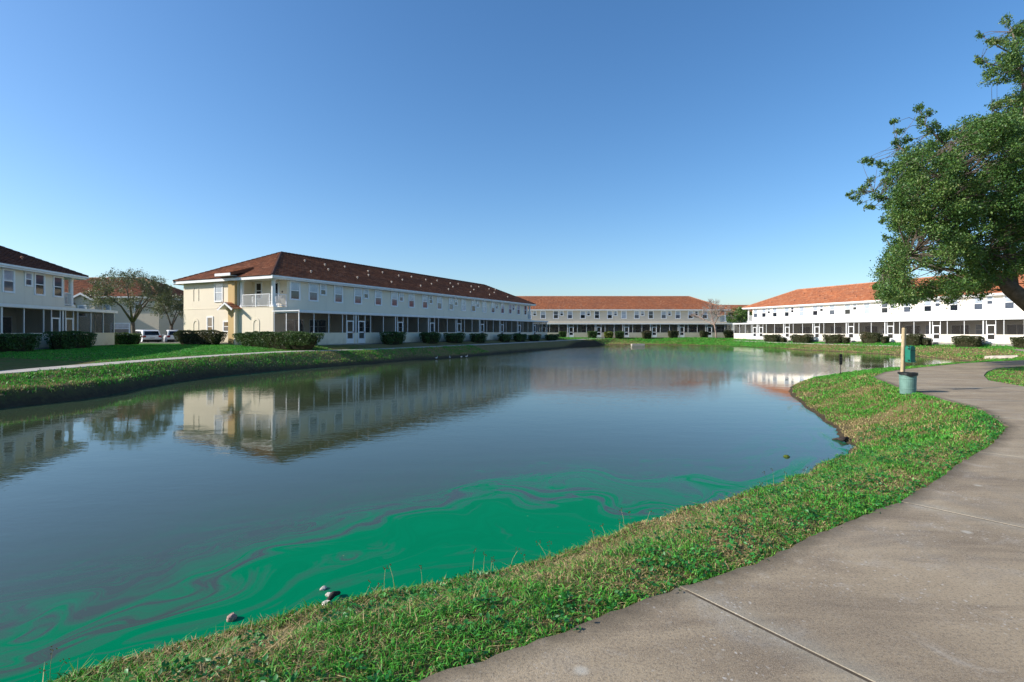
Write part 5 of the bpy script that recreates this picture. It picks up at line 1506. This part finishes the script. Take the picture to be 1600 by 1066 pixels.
turf('grass', 'mixed green and straw blades on the middle of the near bank', -8, 12, 2, 12, 3000, 0.056, 0.0110, 2, smax=4.5, dmin=5.6, dmax=10.5, lean=0.9)
turf('dry_thatch', 'dry straw thatch lying between the blades of the near bank', -7, 11, 0.8, 11, 1300, 0.058, 0.0060, 31, smin=0.3, smax=4.5, dmax=10, lean=2.2, dtint=-0.42)
turf('grass', 'rough grass on the right bank around the wooden post', 3, 22, 7, 26, 1050, 0.075, 0.016, 3, smax=8.0, dmin=10.5, dmax=20, cond=lambda x, y: x < 15.2)
turf('grass', 'grass strip between the water and the path at the far curve', 8, 42, 15, 40, 420, 0.08, 0.026, 4, smax=4.0, dmin=20, cond=lambda x, y: ~inside(x, y, path_poly))
turf('grass', 'short grass on the island lawn right of the path bend', 13.5, 34, 8, 28, 300, 0.06, 0.024, 5, smin=3.6, cond=lambda x, y: (x > y * 0.86) & (y < 25))
turf('grass', 'tussocky grass along the left bank scarp', -22, -2, 12, 56, 260, 0.11, 0.030, 6, smax=3.4, smin=0.2, lean=0.5)
turf('grass', 'bright lawn grass before the balcony end', -34, -12, 26, 46, 190, 0.07, 0.032, 7, smin=3.4, cond=lambda x, y: (y < 41.0 + 0.49 * (-14.0 - x)) & (x < -13) & (x / y > -1.05))

turf('grass', 'straw and green grass on the far right bank', 30, 60, 38, 96, 55, 0.13, 0.06, 8, smin=0.3, smax=14.0, cond=lambda x, y: ~inside(x, y, path_poly))
turf('grass', 'straw and green grass on the far bank below the tan row', 8, 40, 90, 101, 60, 0.14, 0.07, 9, smin=0.3, smax=9.0)

# broad-leaved weeds among the blades
def m_weed():
    t = NT('broad_weed_leaves')
    c = t.ramp(t.attr('rnd'), [(0.0, (0.012, 0.09, 0.016)), (0.5, (0.030, 0.20, 0.032)), (1.0, (0.10, 0.36, 0.05))])
    d = t.pbsdf(c, 0.45, 0.4); tr = t.n('BsdfTranslucent', Color=c)
    return t.fin(t.n('MixShader', i0=0.22, i1=d.outputs[0], i2=tr.outputs[0]))
M['weed'] = m_weed()
g = np.random.default_rng(77)
N = 11000
x = g.uniform(-4, 10, N); y = g.uniform(1.0, 12, N)
s = shore_s(x, y)
m = (s > 0.3) & (s < 3.2) & ~inside(x, y, path_poly) & ((vnoise(x, y, 1.5, 41) > 0.50) | (seg_dist(x, y, path_poly) < 0.14))
x, y, s = x[m], y[m], s[m]
z = ground_z(x, y, s)
cen, sz, rr = [], [], []
per = 11
base = np.repeat(np.stack([x, y, z + 0.03], 1), per, 0)
off = g.normal(size=base.shape) * np.array([0.032, 0.032, 0.016])
V, T = leaf_cloud(base + off, 0.030, 0.5, 0.9, g)
r_ = np.clip(np.repeat(np.repeat(g.normal(0.45, 0.2, len(x)), per), 4) + 0.1 * g.normal(size=len(V)), 0, 1)
tag(obj('broad_weeds', np_mesh('broad_weeds', V, T, M['weed'], {'rnd': r_}, tri=True)), 'low broad-leaved green weeds scattered through the near bank', 'weeds', kind='stuff')

# seed stalks along the crest of the near bank
g = np.random.default_rng(78)
N = 2600
x = g.uniform(-4, 7, N); y = g.uniform(2.2, 10, N)
s = shore_s(x, y)
m = (s > 0.12) & (s < 0.6) & (vnoise(x, y, 2.3, 51) > 0.62)
x, y, s = x[m][:170], y[m][:170], s[m][:170]
z = ground_z(x, y, s)
sb = MB()
for a, b, c in zip(x, y, z):
    h = g.uniform(0.10, 0.21); lx_, ly_ = g.normal(size=2) * 0.035
    sb.tube([(a, b, c - 0.02), (a + lx_ * 0.4, b + ly_ * 0.4, c + h * 0.6), (a + lx_, b + ly_, c + h)], [0.0016, 0.0013, 0.001], 3)
    for k in range(5):
        q = Vector((a + lx_, b + ly_, c + h)) + Vector(g.normal(size=3)) * 0.012
        sb.quad([q + Vector((-0.006, 0, 0)), q + Vector((0, 0.003, -0.006)), q + Vector((0.006, 0, 0.002)), q + Vector((0, -0.003, 0.008))])
M['seed'] = m_plain('dry_seed_heads', (0.36, 0.30, 0.14), 0.8, 0.2, 0.35, 60.0)
tag(sb.build('seed_stalks', M['seed']), 'thin dry seed stalks standing above the near bank crest', 'grass', kind='stuff')

# fallen leaves and bits on the concrete and at its edge
g = np.random.default_rng(91)
N = 900
x = g.uniform(-1, 9, N); y = g.uniform(1.6, 11, N)
pe = seg_dist(x, y, path_poly)
m = inside(x, y, path_poly) & ((pe < 0.10) | (g.random(N) < 0.035))
c = np.stack([x[m], y[m], np.full(m.sum(), 0.012)], 1)
V, T = leaf_cloud(c, 0.030, 0.6, 3.0, g)
V[:, 2] = np.clip(V[:, 2], 0.004, 0.03)
M['litter'] = m_leaf('dry_leaf_litter', [(0.0, (0.05, 0.035, 0.02)), (0.5, (0.16, 0.10, 0.05)), (0.8, (0.12, 0.14, 0.03)), (1.0, (0.30, 0.22, 0.12))], 0.05, 0.2)
tag(obj('fallen_leaves', np_mesh('fallen_leaves', V, T, M['litter'], {'rnd': np.repeat(g.random(len(c)), 4)}, tri=True)), 'dry leaves and bits lying on the concrete path', 'leaves', kind='stuff')
